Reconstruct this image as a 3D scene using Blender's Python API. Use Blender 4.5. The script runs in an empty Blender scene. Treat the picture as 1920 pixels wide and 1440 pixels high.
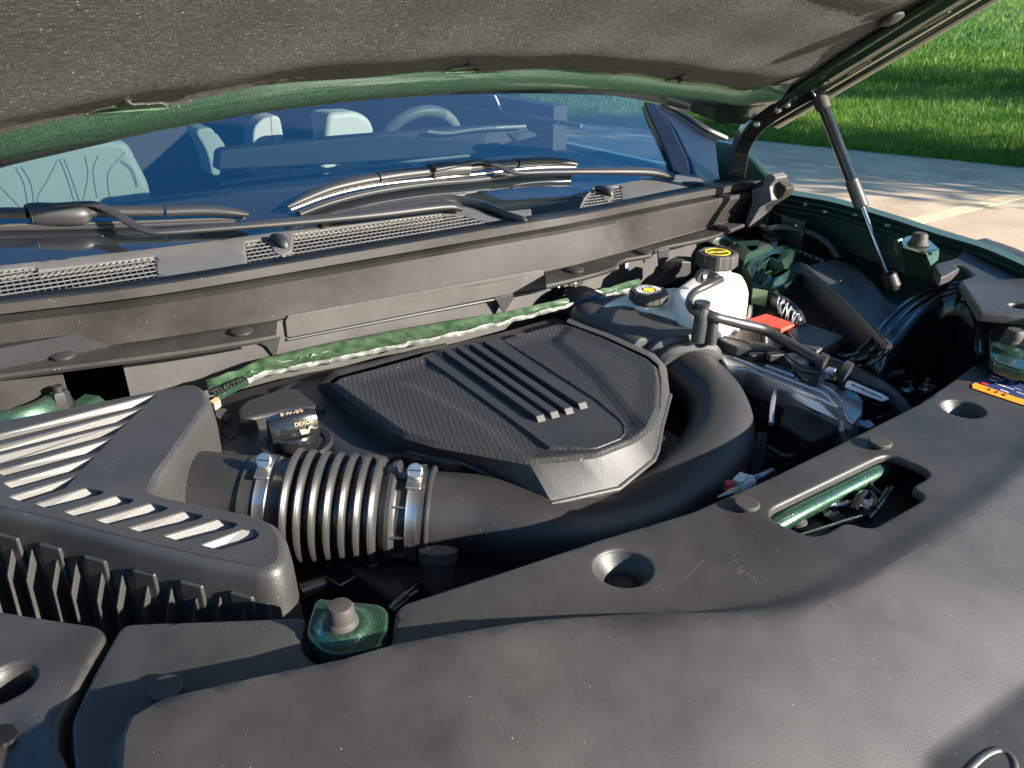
import bpy, bmesh, math, random
import numpy as np
from mathutils import Vector, Matrix, Quaternion
from mathutils.geometry import delaunay_2d_cdt
random.seed(7); RNG = np.random.default_rng(7)
SC = bpy.context.scene

# ------------------------------------------------------------------ camera, sky, sun, exposure
FPX, PITCH, YAW, CZ = 1486.0, 25.745, 34.24, 1.5
cd = bpy.data.cameras.new('camera'); cam = bpy.data.objects.new('camera', cd); SC.collection.objects.link(cam)
cam.location = (0, 0, CZ); cam.rotation_euler = (math.radians(90-PITCH), 0, math.radians(-YAW))
cd.sensor_width = 36; cd.lens = 36*FPX/1920; cd.clip_start = .02; cd.clip_end = 3000
SC.camera = cam
SUN_EL, SUN_AZ = 20.5, 148.0   # azimuth clockwise from +y
w = bpy.data.worlds.new("World"); SC.world = w; w.use_nodes = True
nt = w.node_tree; bg = nt.nodes['Background']
sk = nt.nodes.new('ShaderNodeTexSky'); sk.sky_type = 'NISHITA'; sk.sun_disc = False
sk.sun_elevation = math.radians(SUN_EL); sk.sun_rotation = math.radians(SUN_AZ); sk.air_density = 1.0; sk.dust_density = .6; sk.ozone_density = 1.6
hs_ = nt.nodes.new('ShaderNodeHueSaturation'); hs_.inputs['Saturation'].default_value = 1.42; nt.links.new(sk.outputs[0], hs_.inputs['Color'])
nt.links.new(hs_.outputs[0], bg.inputs[0]); bg.inputs[1].default_value = .075
sl = bpy.data.lights.new('sun', 'SUN'); sun = bpy.data.objects.new('sun', sl); SC.collection.objects.link(sun)
sl.energy = 5.0; sl.angle = math.radians(.55); sl.color = (1, .93, .83)
_e, _a = math.radians(SUN_EL), math.radians(SUN_AZ)
SDIR = Vector((math.sin(_a)*math.cos(_e), math.cos(_a)*math.cos(_e), math.sin(_e)))
sun.rotation_euler = SDIR.to_track_quat('Z', 'Y').to_euler()
SC.view_settings.view_transform = 'Standard'; SC.view_settings.look = 'None'
SC.view_settings.exposure = 1.75; SC.view_settings.gamma = 1; SC.view_settings.use_curve_mapping = False
SC.cycles.max_bounces = 8; SC.cycles.transparent_max_bounces = 12

# ------------------------------------------------------------------ measuring: the photograph's sight lines met with real planes
_p, _y = math.radians(PITCH), math.radians(YAW)
FW = np.array([math.sin(_y)*math.cos(_p), math.cos(_y)*math.cos(_p), -math.sin(_p)])
RT = np.array([math.cos(_y), -math.sin(_y), 0]); UP = np.cross(RT, FW); C0 = np.array([0, 0, CZ])
def _ray(px, py): return FW*FPX + RT*(px-960) - UP*(py-720)
def Z(px, py, z): d = _ray(px, py); return d*((z-CZ)/d[2]) + C0          # level z
def X(px, py, x): d = _ray(px, py); return d*(x/d[0]) + C0                # plane across the car
def Y(px, py, y): d = _ray(px, py); return d*(y/d[1]) + C0                # plane along the car
def PL(px, py, n, k): d = _ray(px, py); n = np.array(n, float); return d*((k-n@C0)/(n@d)) + C0
CX = .66
def glass_z(x, y): return 1.155 + .53*(y-1.33) - .05*((x-CX)/.8)**2*0
def G(px, py, o=0.): return PL(px, py, [0, -.53, 1], 1.155-.53*1.33+o)
def hood_z(x, y): return 1.964 - .618*y + .05*(1-((x-CX)/.78)**2)
def H(px, py, o=0.):
    k = 1.964
    for _ in range(8):
        p = PL(px, py, [0, .618, 1], k+o); k = 1.964 + .05*(1-((p[0]-CX)/.78)**2)
    return p
def ZS(pts, z): return [Z(a, b, z) for a, b in pts]
def V(*a): return np.array(a, float)

# ------------------------------------------------------------------ materials
def new_mat(name):
    m = bpy.data.materials.new(name); m.use_nodes = True
    n = m.node_tree.nodes; return m, n, m.node_tree.links, n['Principled BSDF']
def N(n, t, **k):
    o = n.new('ShaderNode'+t)
    for a, v in k.items():
        if a in o.inputs: o.inputs[a].default_value = v
        else: setattr(o, a, v)
    return o
def mth(n, l, op, a, b=None):
    o = n.new('ShaderNodeMath'); o.operation = op
    for i, v in enumerate((a, b)):
        if v is None: continue
        if hasattr(v, 'links'): l.new(v, o.inputs[i])
        else: o.inputs[i].default_value = v
    return o.outputs[0]
def ramp(n, l, src, a, b, ca=(0, 0, 0, 1), cb=(1, 1, 1, 1)):
    r = n.new('ShaderNodeValToRGB'); r.color_ramp.elements[0].position = a; r.color_ramp.elements[1].position = b
    r.color_ramp.elements[0].color = ca; r.color_ramp.elements[1].color = cb; l.new(src, r.inputs[0]); return r.outputs[0]
def mixc(n, l, f, a, b, mode='MIX'):
    m = n.new('ShaderNodeMix'); m.data_type = 'RGBA'; m.blend_type = mode
    for i, v in ((0, f), (6, a), (7, b)):
        if hasattr(v, 'links'): l.new(v, m.inputs[i])
        else: m.inputs[i].default_value = v if i == 0 else (*v, 1) if len(v) == 3 else v
    return m.outputs[2]
def plastic(name, col, rough=.5, grain=900, bump=.25, dust=.5, smudge=.35, spec=.5, dist=.0006, metal=0, coat=0):
    m, n, l, b = new_mat(name)
    tc = N(n, 'TexCoord'); o = tc.outputs['Object']
    big = N(n, 'TexNoise', Scale=7., Detail=5., Roughness=.65); l.new(o, big.inputs['Vector'])
    fine = N(n, 'TexNoise', Scale=float(grain), Detail=2.); l.new(o, fine.inputs['Vector'])
    c = mixc(n, l, ramp(n, l, big.outputs[0], .35, .7), col, [min(1, v*(1+smudge)+.006*smudge) for v in col])
    if dust:
        vo = N(n, 'TexVoronoi', Scale=210.); l.new(o, vo.inputs['Vector'])
        sx = n.new('ShaderNodeSeparateColor'); l.new(vo.outputs['Color'], sx.inputs[0])
        lim = mth(n, l, 'MULTIPLY', mth(n, l, 'POWER', sx.outputs[0], 9.), .14)
        spk = mth(n, l, 'LESS_THAN', vo.outputs['Distance'], lim)
        c = mixc(n, l, mth(n, l, 'MULTIPLY', spk, dust), c, (.45, .43, .4))
    l.new(c, b.inputs['Base Color'])
    r = mth(n, l, 'ADD', mth(n, l, 'MULTIPLY', big.outputs[0], .16), rough-.08); l.new(r, b.inputs['Roughness'])
    b.inputs['Specular IOR Level'].default_value = spec; b.inputs['Metallic'].default_value = metal
    if coat: b.inputs['Coat Weight'].default_value = coat; b.inputs['Coat Roughness'].default_value = .05
    if bump:
        bp = N(n, 'Bump', Strength=bump, Distance=dist); l.new(fine.outputs[0], bp.inputs['Height']); l.new(bp.outputs[0], b.inputs['Normal'])
    return m
M = {}
M['panel'] = plastic('grained_black_plastic', (.021, .0195, .0185), .48, 1200, .4, .3, 1.0, .6)
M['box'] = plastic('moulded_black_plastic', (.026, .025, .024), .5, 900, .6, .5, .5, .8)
M['duct'] = plastic('smooth_black_plastic', (.019, .0185, .0185), .46, 600, .2, .45, .4, .5)
M['bulk'] = plastic('grey_bulkhead_plastic', (.050, .047, .043), .52, 1000, .5, .5, .5, .4)
M['scuff'] = plastic('dust_scuff', (.06, .056, .05), .7, 400, .1, 0, .2, .2)
M['navy'] = plastic('gloss_trim', (.004, .005, .009), .3, 500, .05, .3, .3, .4)
M['grain'] = plastic('sunlit_grained_plastic', (.12, .115, .107), .55, 900, .8, .4, .4, 1.0)  # coarser, paler copy of the box plastic; sun glint put into its colour
M['rubber'] = plastic('black_rubber', (.024, .023, .022), .38, 500, .15, .3, .4, .8)
M['cowl'] = plastic('weathered_cowl_plastic', (.023, .021, .019), .53, 900, .4, .6, .9, .14)
M['cowlgrey'] = plastic('grey_cowl_plastic', (.095, .09, .083), .52, 1000, .5, .5, .35, .5)
M['dark'] = plastic('dark_plastic', (.012, .012, .013), .5, 500, .2, .2, .4, .4)
M['gloss'] = plastic('glossy_black_paint', (.008, .008, .009), .16, 300, .03, .3, .3, .5, coat=.5)
M['wiper'] = plastic('satin_black_metal', (.018, .0175, .017), .5, 500, .08, .3, .3, .6)
M['stop'] = plastic('grey_rubber', (.038, .035, .032), .6, 600, .3, .4, .4, .3)
M['soft'] = plastic('dash_vinyl', (.012, .014, .017), .7, 300, .2, 0, .3, .4)
M['steel'] = plastic('bright_steel', (.62, .6, .57), .36, 900, .12, 0, .1, .5, metal=1)
M['alu'] = plastic('cast_aluminium', (.48, .50, .54), .42, 260, .35, .2, .35, .5, metal=.95)
M['orange'] = plastic('orange_ink', (.85, .28, .01), .5, 400, .02, 0, .05)
M['blueink'] = plastic('dark_blue_ink', (.03, .045, .13), .45, 400, .02, 0, .05)
M['white'] = plastic('white_ink', (.75, .75, .75), .5, 400, .02, 0, .05)
M['label'] = plastic('white_label', (.62, .64, .66), .5, 400, .03, .2, .2)
M['yellow'] = plastic('yellow_ink', (.75, .55, .02), .5, 400, .02, 0, .05)
M['redplug'] = plastic('red_plastic', (.5, .02, .03), .4, 400, .1, 0, .2)
M['redcap'] = plastic('battery_red_plastic', (.62, .06, .03), .5, 700, .3, .3, .2)
M['gold'] = plastic('tan_ink', (.5, .36, .2), .5, 400, .02, 0, .05)
M['foil'] = plastic('foil_insulation', (.085, .09, .08), .55, 160, .5, .4, 1.2, .5, .003, metal=.2)
M['leather'] = plastic('pale_leather', (.27, .28, .255), .55, 250, .15, 0, .08, .35)
M['wheel'] = plastic('grey_green_leather', (.10, .11, .10), .5, 250, .15, 0, .08, .35)
M['seam'] = plastic('grey_thread', (.17, .18, .17), .7, 250, .1, 0, .1, .35)
M['ink'] = plastic('black_ink', (.02, .02, .02), .5, 400, .02, 0, .05)
M['bracket'] = plastic('grey_insert', (.09, .088, .085), .55, 700, .3, .3, .3)
M['joint'] = plastic('wood_joint', (.50, .40, .24), .8, 60, .4, 0, .3, .2, .004)

def m_simple(name, c1, c2, scale, rough=.8, trans=0.):
    m, n, l, b = new_mat(name)
    o = N(n, 'TexCoord').outputs['Object']; a = N(n, 'TexNoise', Scale=float(scale), Detail=6.); l.new(o, a.inputs['Vector'])
    l.new(mixc(n, l, ramp(n, l, a.outputs[0], .35, .65), c1, c2), b.inputs['Base Color']); b.inputs['Roughness'].default_value = rough
    b.inputs['Specular IOR Level'].default_value = .25
    if trans:
        out = n['Material Output']; t = N(n, 'BsdfTranslucent'); l.new(b.inputs['Base Color'].links[0].from_socket, t.inputs[0])
        mx = N(n, 'MixShader'); mx.inputs[0].default_value = trans; l.new(b.outputs[0], mx.inputs[1]); l.new(t.outputs[0], mx.inputs[2]); l.new(mx.outputs[0], out.inputs[0])
    return m
def green_paint(name, c1=(.022, .055, .034), c2=(.085, .165, .105)):
    m, n, l, b = new_mat(name)
    o = N(n, 'TexCoord').outputs['Object']
    v = N(n, 'TexVoronoi', Scale=1500.); l.new(o, v.inputs['Vector'])
    s = n.new('ShaderNodeSeparateColor'); l.new(v.outputs['Color'], s.inputs[0])
    f = ramp(n, l, s.outputs[0], .5, 1.3)
    big = N(n, 'TexNoise', Scale=9., Detail=4.); l.new(o, big.inputs['Vector'])
    c = mixc(n, l, f, c1, c2)
    vo = N(n, 'TexVoronoi', Scale=140.); l.new(o, vo.inputs['Vector'])
    sx = n.new('ShaderNodeSeparateColor'); l.new(vo.outputs['Color'], sx.inputs[0])
    spk = mth(n, l, 'LESS_THAN', vo.outputs['Distance'], mth(n, l, 'MULTIPLY', mth(n, l, 'POWER', sx.outputs[0], 7.), .16))
    c = mixc(n, l, mth(n, l, 'MULTIPLY', spk, .5), c, (.4, .42, .38))
    l.new(c, b.inputs['Base Color'])
    b.inputs['Metallic'].default_value = .65
    l.new(mth(n, l, 'ADD', mth(n, l, 'MULTIPLY', big.outputs[0], .25), .2), b.inputs['Roughness'])
    b.inputs['Coat Weight'].default_value = .8; b.inputs['Coat Roughness'].default_value = .06
    bp = N(n, 'Bump', Strength=.12, Distance=.0006); l.new(v.outputs['Distance'], bp.inputs['Height']); l.new(bp.outputs[0], b.inputs['Normal'])
    return m
M['green'] = green_paint('metallic_green_paint')
M['greendull'] = m_simple('green_seam_paint', (.02, .045, .022), (.06, .10, .052), 60, .4)
M['greensatin'] = plastic('satin_green_paint', (.018, .045, .035), .42, 500, .1, .5, .4, .35)

def m_carbon():
    m, n, l, b = new_mat('woven_carbon_pattern')
    o = N(n, 'TexCoord').outputs['Object']; s = N(n, 'SeparateXYZ'); l.new(o, s.inputs[0])
    u = mth(n, l, 'SUBTRACT', mth(n, l, 'MULTIPLY', s.outputs[0], .94), mth(n, l, 'MULTIPLY', s.outputs[1], .34))
    v = mth(n, l, 'ADD', mth(n, l, 'MULTIPLY', s.outputs[0], .34), mth(n, l, 'MULTIPLY', s.outputs[1], .94))
    col_ = mth(n, l, 'FLOOR', mth(n, l, 'MULTIPLY', mth(n, l, 'ADD', u, 4.), 300.)); par = mth(n, l, 'MODULO', col_, 2.)
    sg = mth(n, l, 'SUBTRACT', mth(n, l, 'MULTIPLY', par, 2.), 1.)
    tk = mth(n, l, 'LESS_THAN', mth(n, l, 'FRACT', mth(n, l, 'ADD', mth(n, l, 'MULTIPLY', v, 170.), mth(n, l, 'MULTIPLY', mth(n, l, 'MULTIPLY', u, sg), 260.))), .55)
    f = mth(n, l, 'ADD', mth(n, l, 'MULTIPLY', par, .55), mth(n, l, 'MULTIPLY', tk, .45))
    ns = N(n, 'TexNoise', Scale=1400., Detail=2.); l.new(o, ns.inputs['Vector'])
    big = N(n, 'TexNoise', Scale=14., Detail=4.); l.new(o, big.inputs['Vector'])
    col = mixc(n, l, f, (.007, .007, .0075), (.033, .032, .031))
    vo = N(n, 'TexVoronoi', Scale=150.); l.new(o, vo.inputs['Vector'])
    sx = n.new('ShaderNodeSeparateColor'); l.new(vo.outputs['Color'], sx.inputs[0])
    spk = mth(n, l, 'LESS_THAN', vo.outputs['Distance'], mth(n, l, 'MULTIPLY', mth(n, l, 'POWER', sx.outputs[0], 8.), .14))
    col = mixc(n, l, mth(n, l, 'MULTIPLY', spk, .6), col, (.4, .4, .4))
    l.new(col, b.inputs['Base Color'])
    l.new(mth(n, l, 'ADD', mth(n, l, 'MULTIPLY', f, -.14), .58), b.inputs['Roughness'])
    h = mth(n, l, 'ADD', mth(n, l, 'MULTIPLY', f, 1.), mth(n, l, 'MULTIPLY', ns.outputs[0], .8))
    bp = N(n, 'Bump', Strength=.5, Distance=.0007); l.new(h, bp.inputs['Height']); l.new(bp.outputs[0], b.inputs['Normal'])
    return m
M['carbon'] = m_carbon()
def m_felt():
    m, n, l, b = new_mat('hood_felt')
    o = N(n, 'TexCoord').outputs['Object']
    mp = N(n, 'Mapping'); mp.inputs['Scale'].default_value = (90, 330, 330); mp.inputs['Rotation'].default_value = (0, 0, .25); l.new(o, mp.inputs[0])
    a = N(n, 'TexNoise', Scale=1., Detail=4., Roughness=.7, Distortion=1.2); l.new(mp.outputs[0], a.inputs['Vector'])
    g = N(n, 'TexNoise', Scale=4., Detail=4.); l.new(o, g.inputs['Vector'])
    c = mixc(n, l, ramp(n, l, a.outputs[0], .42, .72), (.011, .010, .009), (.066, .060, .053))
    c = mixc(n, l, ramp(n, l, g.outputs[0], .3, .75), c, (1.4, 1.35, 1.3), 'MULTIPLY')
    k = N(n, 'TexNoise', Scale=420., Detail=1.); l.new(o, k.inputs['Vector'])
    c = mixc(n, l, ramp(n, l, k.outputs[0], .70, .76), c, (.5, .45, .38))
    l.new(c, b.inputs['Base Color']); b.inputs['Roughness'].default_value = .85; b.inputs['Specular IOR Level'].default_value = .2
    b.inputs['Sheen Weight'].default_value = .25
    bp = N(n, 'Bump', Strength=1., Distance=.0035); l.new(a.outputs[0], bp.inputs['Height']); l.new(bp.outputs[0], b.inputs['Normal'])
    return m
M['felt'] = m_felt()
def m_concrete():
    m, n, l, b = new_mat('concrete')
    o = N(n, 'TexCoord').outputs['Object']
    a = N(n, 'TexNoise', Scale=1.3, Detail=8., Roughness=.65); l.new(o, a.inputs['Vector'])
    g = N(n, 'TexNoise', Scale=45., Detail=6., Roughness=.75); l.new(o, g.inputs['Vector'])
    c = mixc(n, l, ramp(n, l, a.outputs[0], .35, .65), (.34, .26, .175), (.47, .37, .26))
    c = mixc(n, l, ramp(n, l, g.outputs[0], .35, .7), c, (1.25, 1.22, 1.2), 'MULTIPLY')
    d = N(n, 'TexNoise', Scale=5., Detail=9., Roughness=.8); l.new(o, d.inputs['Vector'])
    c = mixc(n, l, ramp(n, l, d.outputs[0], .60, .74), c, (.2, .17, .13))
    vo = N(n, 'TexVoronoi', Scale=60.); l.new(o, vo.inputs['Vector'])
    c = mixc(n, l, mth(n, l, 'MULTIPLY', ramp(n, l, vo.outputs['Distance'], .04, .14, (1, 1, 1, 1), (0, 0, 0, 1)), .35), c, (.1, .085, .07))
    l.new(c, b.inputs['Base Color']); b.inputs['Roughness'].default_value = .9; b.inputs['Specular IOR Level'].default_value = .2
    bp = N(n, 'Bump', Strength=.6, Distance=.004); l.new(g.outputs[0], bp.inputs['Height']); l.new(bp.outputs[0], b.inputs['Normal'])
    return m
M['concrete'] = m_concrete()
M['soil'] = m_simple('lawn_soil', (.03, .07, .012), (.06, .13, .02), 3)
M['blade'] = m_simple('grass_blade', (.05, .14, .015), (.15, .26, .035), .5, .55, .35)
M['leaf'] = m_simple('tree_leaf', (.03, .07, .015), (.06, .12, .03), 4, .6, .3)
M['bark'] = m_simple('tree_bark', (.08, .06, .045), (.16, .13, .1), 12)
M['rod'] = plastic('strut_rod_chrome', (.3, .31, .34), .18, 500, .02, 0, .05, .5, metal=1)
def m_tank():
    m, n, l, b = new_mat('translucent_white_plastic')
    o = N(n, 'TexCoord').outputs['Object']; a = N(n, 'TexNoise', Scale=9., Detail=3.); l.new(o, a.inputs['Vector'])
    c = mixc(n, l, ramp(n, l, a.outputs[0], .4, .8), (.88, .84, .76), (.86, .72, .52)); l.new(c, b.inputs['Base Color'])
    b.inputs['Roughness'].default_value = .35; b.inputs['Subsurface Weight'].default_value = .4; b.inputs['Subsurface Radius'].default_value = (.03, .02, .012); b.inputs['Subsurface Scale'].default_value = .5
    return m
M['tank'] = m_tank()
def m_glass():
    m, n, l, b = new_mat('windscreen_glass'); n.remove(b); out = n['Material Output']
    t = N(n, 'BsdfTransparent'); t.inputs[0].default_value = (.62, .74, .71, 1)
    g = N(n, 'BsdfGlossy'); g.inputs['Roughness'].default_value = .015; g.inputs[0].default_value = (.95, .97, 1, 1)
    lw = N(n, 'LayerWeight', Blend=.5); f5 = mth(n, l, 'ADD', mth(n, l, 'MULTIPLY', mth(n, l, 'POWER', lw.outputs['Facing'], 3.), .74), .26); mx = N(n, 'MixShader'); l.new(f5, mx.inputs[0])
    o = N(n, 'TexCoord').outputs['Object']
    l.new(t.outputs[0], mx.inputs[1]); l.new(g.outputs[0], mx.inputs[2])
    vo = N(n, 'TexVoronoi', Scale=45.); l.new(o, vo.inputs['Vector'])
    sx = n.new('ShaderNodeSeparateColor'); l.new(vo.outputs['Color'], sx.inputs[0])
    spk = mth(n, l, 'LESS_THAN', vo.outputs['Distance'], mth(n, l, 'MULTIPLY', mth(n, l, 'POWER', sx.outputs[0], 8.), .05))
    df = N(n, 'BsdfDiffuse'); df.inputs[0].default_value = (.6, .6, .6, 1)
    m2 = N(n, 'MixShader'); l.new(mth(n, l, 'ADD', mth(n, l, 'MULTIPLY', spk, .6), .012), m2.inputs[0]); l.new(mx.outputs[0], m2.inputs[1]); l.new(df.outputs[0], m2.inputs[2])
    l.new(m2.outputs[0], out.inputs[0]); return m
M['glass'] = m_glass()

# ------------------------------------------------------------------ objects
WL = {}
def link(o, parent, wloc):
    SC.collection.objects.link(o); WL[o.name] = np.array(wloc, float)
    if parent is not None: o.parent = parent; o.location = Vector(WL[o.name]-WL[parent.name])
    else: o.location = Vector(WL[o.name])
    return o
def thing(name, label, cat, loc, kind=None, group=None):
    o = bpy.data.objects.new(name, None); o.empty_display_size = .1; link(o, None, loc); tag(o, label, cat, kind, group); return o
def tag(o, label=None, cat=None, kind=None, group=None):
    for k, v in (('label', label), ('category', cat), ('kind', kind), ('group', group)):
        if v: o[k] = v
    return o
def mesh(name, vs, fs, mat, parent=None, label=None, smooth=True, bevel=0, ang=35, kind=None, solid=0, fixn=True, subd=0):
    vs = np.array(vs, float).reshape(-1, 3); c = (vs.min(0)+vs.max(0))/2
    me = bpy.data.meshes.new(name); me.from_pydata([tuple(v) for v in vs-c], [], [tuple(f) for f in fs])
    if fixn:
        bm = bmesh.new(); bm.from_mesh(me); bmesh.ops.recalc_face_normals(bm, faces=bm.faces); bm.to_mesh(me); bm.free()
    me.materials.append(mat)
    if smooth: me.shade_smooth()
    if smooth and not bevel: me.set_sharp_from_angle(angle=math.radians(ang))
    me.update(); o = bpy.data.objects.new(name, me); link(o, parent, c)
    if solid: s = o.modifiers.new('solid', 'SOLIDIFY'); s.thickness = solid; s.offset = -1
    if bevel:
        b = o.modifiers.new('bevel', 'BEVEL'); b.width = bevel; b.segments = 3; b.limit_method = 'ANGLE'; b.angle_limit = math.radians(32); b.harden_normals = True
    if subd: s = o.modifiers.new('subd', 'SUBSURF'); s.levels = s.render_levels = subd
    if label: o['label'] = label
    if kind: o['kind'] = kind
    return o
def join(*parts):
    vs, fs, k = [], [], 0
    for v, f in parts:
        vs += [tuple(p) for p in v]; fs += [tuple(i+k for i in q) for q in f]; k += len(v)
    return vs, fs
def g_prism(top, dn):                       # closed body: polygon top, swept by dn (vector, or level z if a number)
    top = [np.array(p, float) for p in top]; n = len(top)
    bot = [np.array([p[0], p[1], dn]) if isinstance(dn, (int, float)) else p+np.array(dn) for p in top]
    return top+bot, [tuple(range(n)), tuple(range(2*n-1, n-1, -1))]+[(i, i+n, (i+1) % n+n, (i+1) % n) for i in range(n)]
def g_box(c, s, rz=0., tilt=None):
    c = np.array(c, float); a, b, h = np.array(s)/2; R = Matrix.Rotation(rz, 3, 'Z')
    if tilt: R = R @ Matrix.Rotation(tilt[0], 3, 'X') @ Matrix.Rotation(tilt[1], 3, 'Y')
    P = [np.array(R @ Vector((x*a, y*b, z*h)))+c for z in (-1, 1) for x, y in ((-1, -1), (1, -1), (1, 1), (-1, 1))]
    return P, [(3, 2, 1, 0), (4, 5, 6, 7)]+[(i, (i+1) % 4, (i+1) % 4+4, i+4) for i in range(4)]
def smoothpath(pts, n=8):
    P = [np.array(p, float) for p in pts]; out = []
    E = [2*P[0]-P[1]]+P+[2*P[-1]-P[-2]]
    for i in range(1, len(E)-2):
        for t in np.arange(0, 1, 1/n):
            a, b, c, d = E[i-1:i+3]
            out.append(.5*((2*b)+(-a+c)*t+(2*a-5*b+4*c-d)*t*t+(-a+3*b-3*c+d)*t**3))
    return out+[P[-1]]
def g_tube(pts, r, seg=16, sm=8, caps=True, squash=1., upv=(0, 0, 1)):
    if sm:
        k = len(pts); rr = [r]*k if isinstance(r, (int, float)) else list(r)
        P = smoothpath([list(p)+[q] for p, q in zip(pts, rr)], sm); rr = [p[3] for p in P]; P = [p[:3] for p in P]
    else: P = [np.array(p, float) for p in pts]; rr = [r]*len(P) if isinstance(r, (int, float)) else list(r)
    vs, fs = [], []; up = np.array(upv, float)
    for i, p in enumerate(P):
        t = P[min(i+1, len(P)-1)]-P[max(i-1, 0)]; t = t/np.linalg.norm(t)
        s = np.cross(t, up)
        if np.linalg.norm(s) < 1e-4: s = np.cross(t, (1, 0, 0))
        s /= np.linalg.norm(s); u = np.cross(s, t)
        for k in range(seg):
            a = 2*math.pi*k/seg; vs.append(p+rr[i]*(math.cos(a)*s+math.sin(a)*u*squash))
    for i in range(len(P)-1):
        for k in range(seg): fs.append((i*seg+k, i*seg+(k+1) % seg, (i+1)*seg+(k+1) % seg, (i+1)*seg+k))
    if caps: fs += [tuple(range(seg))[::-1], tuple(range((len(P)-1)*seg, len(P)*seg))]
    return vs, fs
def g_lathe(prof, c, ax=(0, 0, 1), seg=28, capa=True, capb=True, lobes=0, amp=0.):
    ax = np.array(ax, float); ax /= np.linalg.norm(ax); s = np.cross(ax, (0, 1, 0) if abs(ax[1]) < .9 else (1, 0, 0)); s /= np.linalg.norm(s); u = np.cross(ax, s)
    vs, fs = [], []
    for r, h in prof:
        for k in range(seg):
            a = 2*math.pi*k/seg; q = r*(1+amp*(1 if math.cos(lobes*a) > .2 else -.6)) if lobes else r
            vs.append(np.array(c)+h*ax+q*(math.cos(a)*s+math.sin(a)*u))
    for i in range(len(prof)-1):
        for k in range(seg): fs.append((i*seg+k, i*seg+(k+1) % seg, (i+1)*seg+(k+1) % seg, (i+1)*seg+k))
    if capa: fs.append(tuple(range(seg))[::-1])
    if capb: fs.append(tuple(range((len(prof)-1)*seg, len(prof)*seg)))
    return vs, fs
def g_loft(rows, close=False):
    n = len(rows[0]); vs = [p for r in rows for p in r]; fs = []
    for i in range(len(rows)-1):
        for k in range(n-(0 if close else 1)): fs.append((i*n+k, i*n+(k+1) % n, (i+1)*n+(k+1) % n, (i+1)*n+k))
    return vs, fs
def resamp(pts, n):
    P = np.array(pts, float); d = np.r_[0, np.cumsum(np.linalg.norm(np.diff(P, axis=0), axis=1))]
    t = np.linspace(0, d[-1], n); return np.stack([np.interp(t, d, P[:, i]) for i in range(P.shape[1])], 1)
def rnd(poly, r, n=5):                      # round a polygon's corners (r: one radius or one per corner)
    P = [np.array(p[:2], float) for p in poly]; out = []; k = len(P)
    for i in range(k):
        a, b, c = P[i-1], P[i], P[(i+1) % k]; ri = r[i] if isinstance(r, (list, tuple)) else r
        da, dc = np.linalg.norm(a-b), np.linalg.norm(c-b); q = min(ri, .45*da, .45*dc)
        if q < 1e-5: out.append(b); continue
        p0, p1 = b+(a-b)/da*q, b+(c-b)/dc*q
        for t in np.linspace(0, 1, n): out.append((1-t)**2*p0+2*t*(1-t)*b+t*t*p1)
    return out
def inside(P, poly):
    x, y = P[:, 0], P[:, 1]; r = np.zeros(len(P), bool); Q = np.array(poly)[:, :2]; j = len(Q)-1
    for i in range(len(Q)):
        a, b = Q[i], Q[j]; m = (a[1] > y) != (b[1] > y)
        with np.errstate(divide='ignore', invalid='ignore'): xx = (b[0]-a[0])*(y-a[1])/(b[1]-a[1])+a[0]
        r ^= m & (x < xx); j = i
    return r
def dist(P, line, closed=False):            # distance to a polyline, and the signed side of the nearest piece
    Q = np.array(line, float)[:, :2]
    if closed: Q = np.vstack([Q, Q[:1]])
    best = np.full(len(P), 1e9); sg = np.zeros(len(P)); bs = np.zeros(len(P))
    for a, b in zip(Q[:-1], Q[1:]):
        d = b-a; L = d@d
        if L < 1e-12: continue
        t = np.clip(((P-a)@d)/L, 0, 1); v = P-(a+t[:, None]*d); q = np.hypot(v[:, 0], v[:, 1]); s = d[0]*(P[:, 1]-a[1])-d[1]*(P[:, 0]-a[0])
        pd = np.abs(s)/math.sqrt(L); tie = np.abs(q-best) < 1e-7; m = (q < best-1e-7) | (tie & (pd > bs)); best[m] = q[m]; sg[m] = np.sign(s[m]); bs[m] = pd[m]
    return best, sg
def sstep(a, b, x): t = np.clip((x-a)/(b-a), 0, 1); return t*t*(3-2*t)
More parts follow.
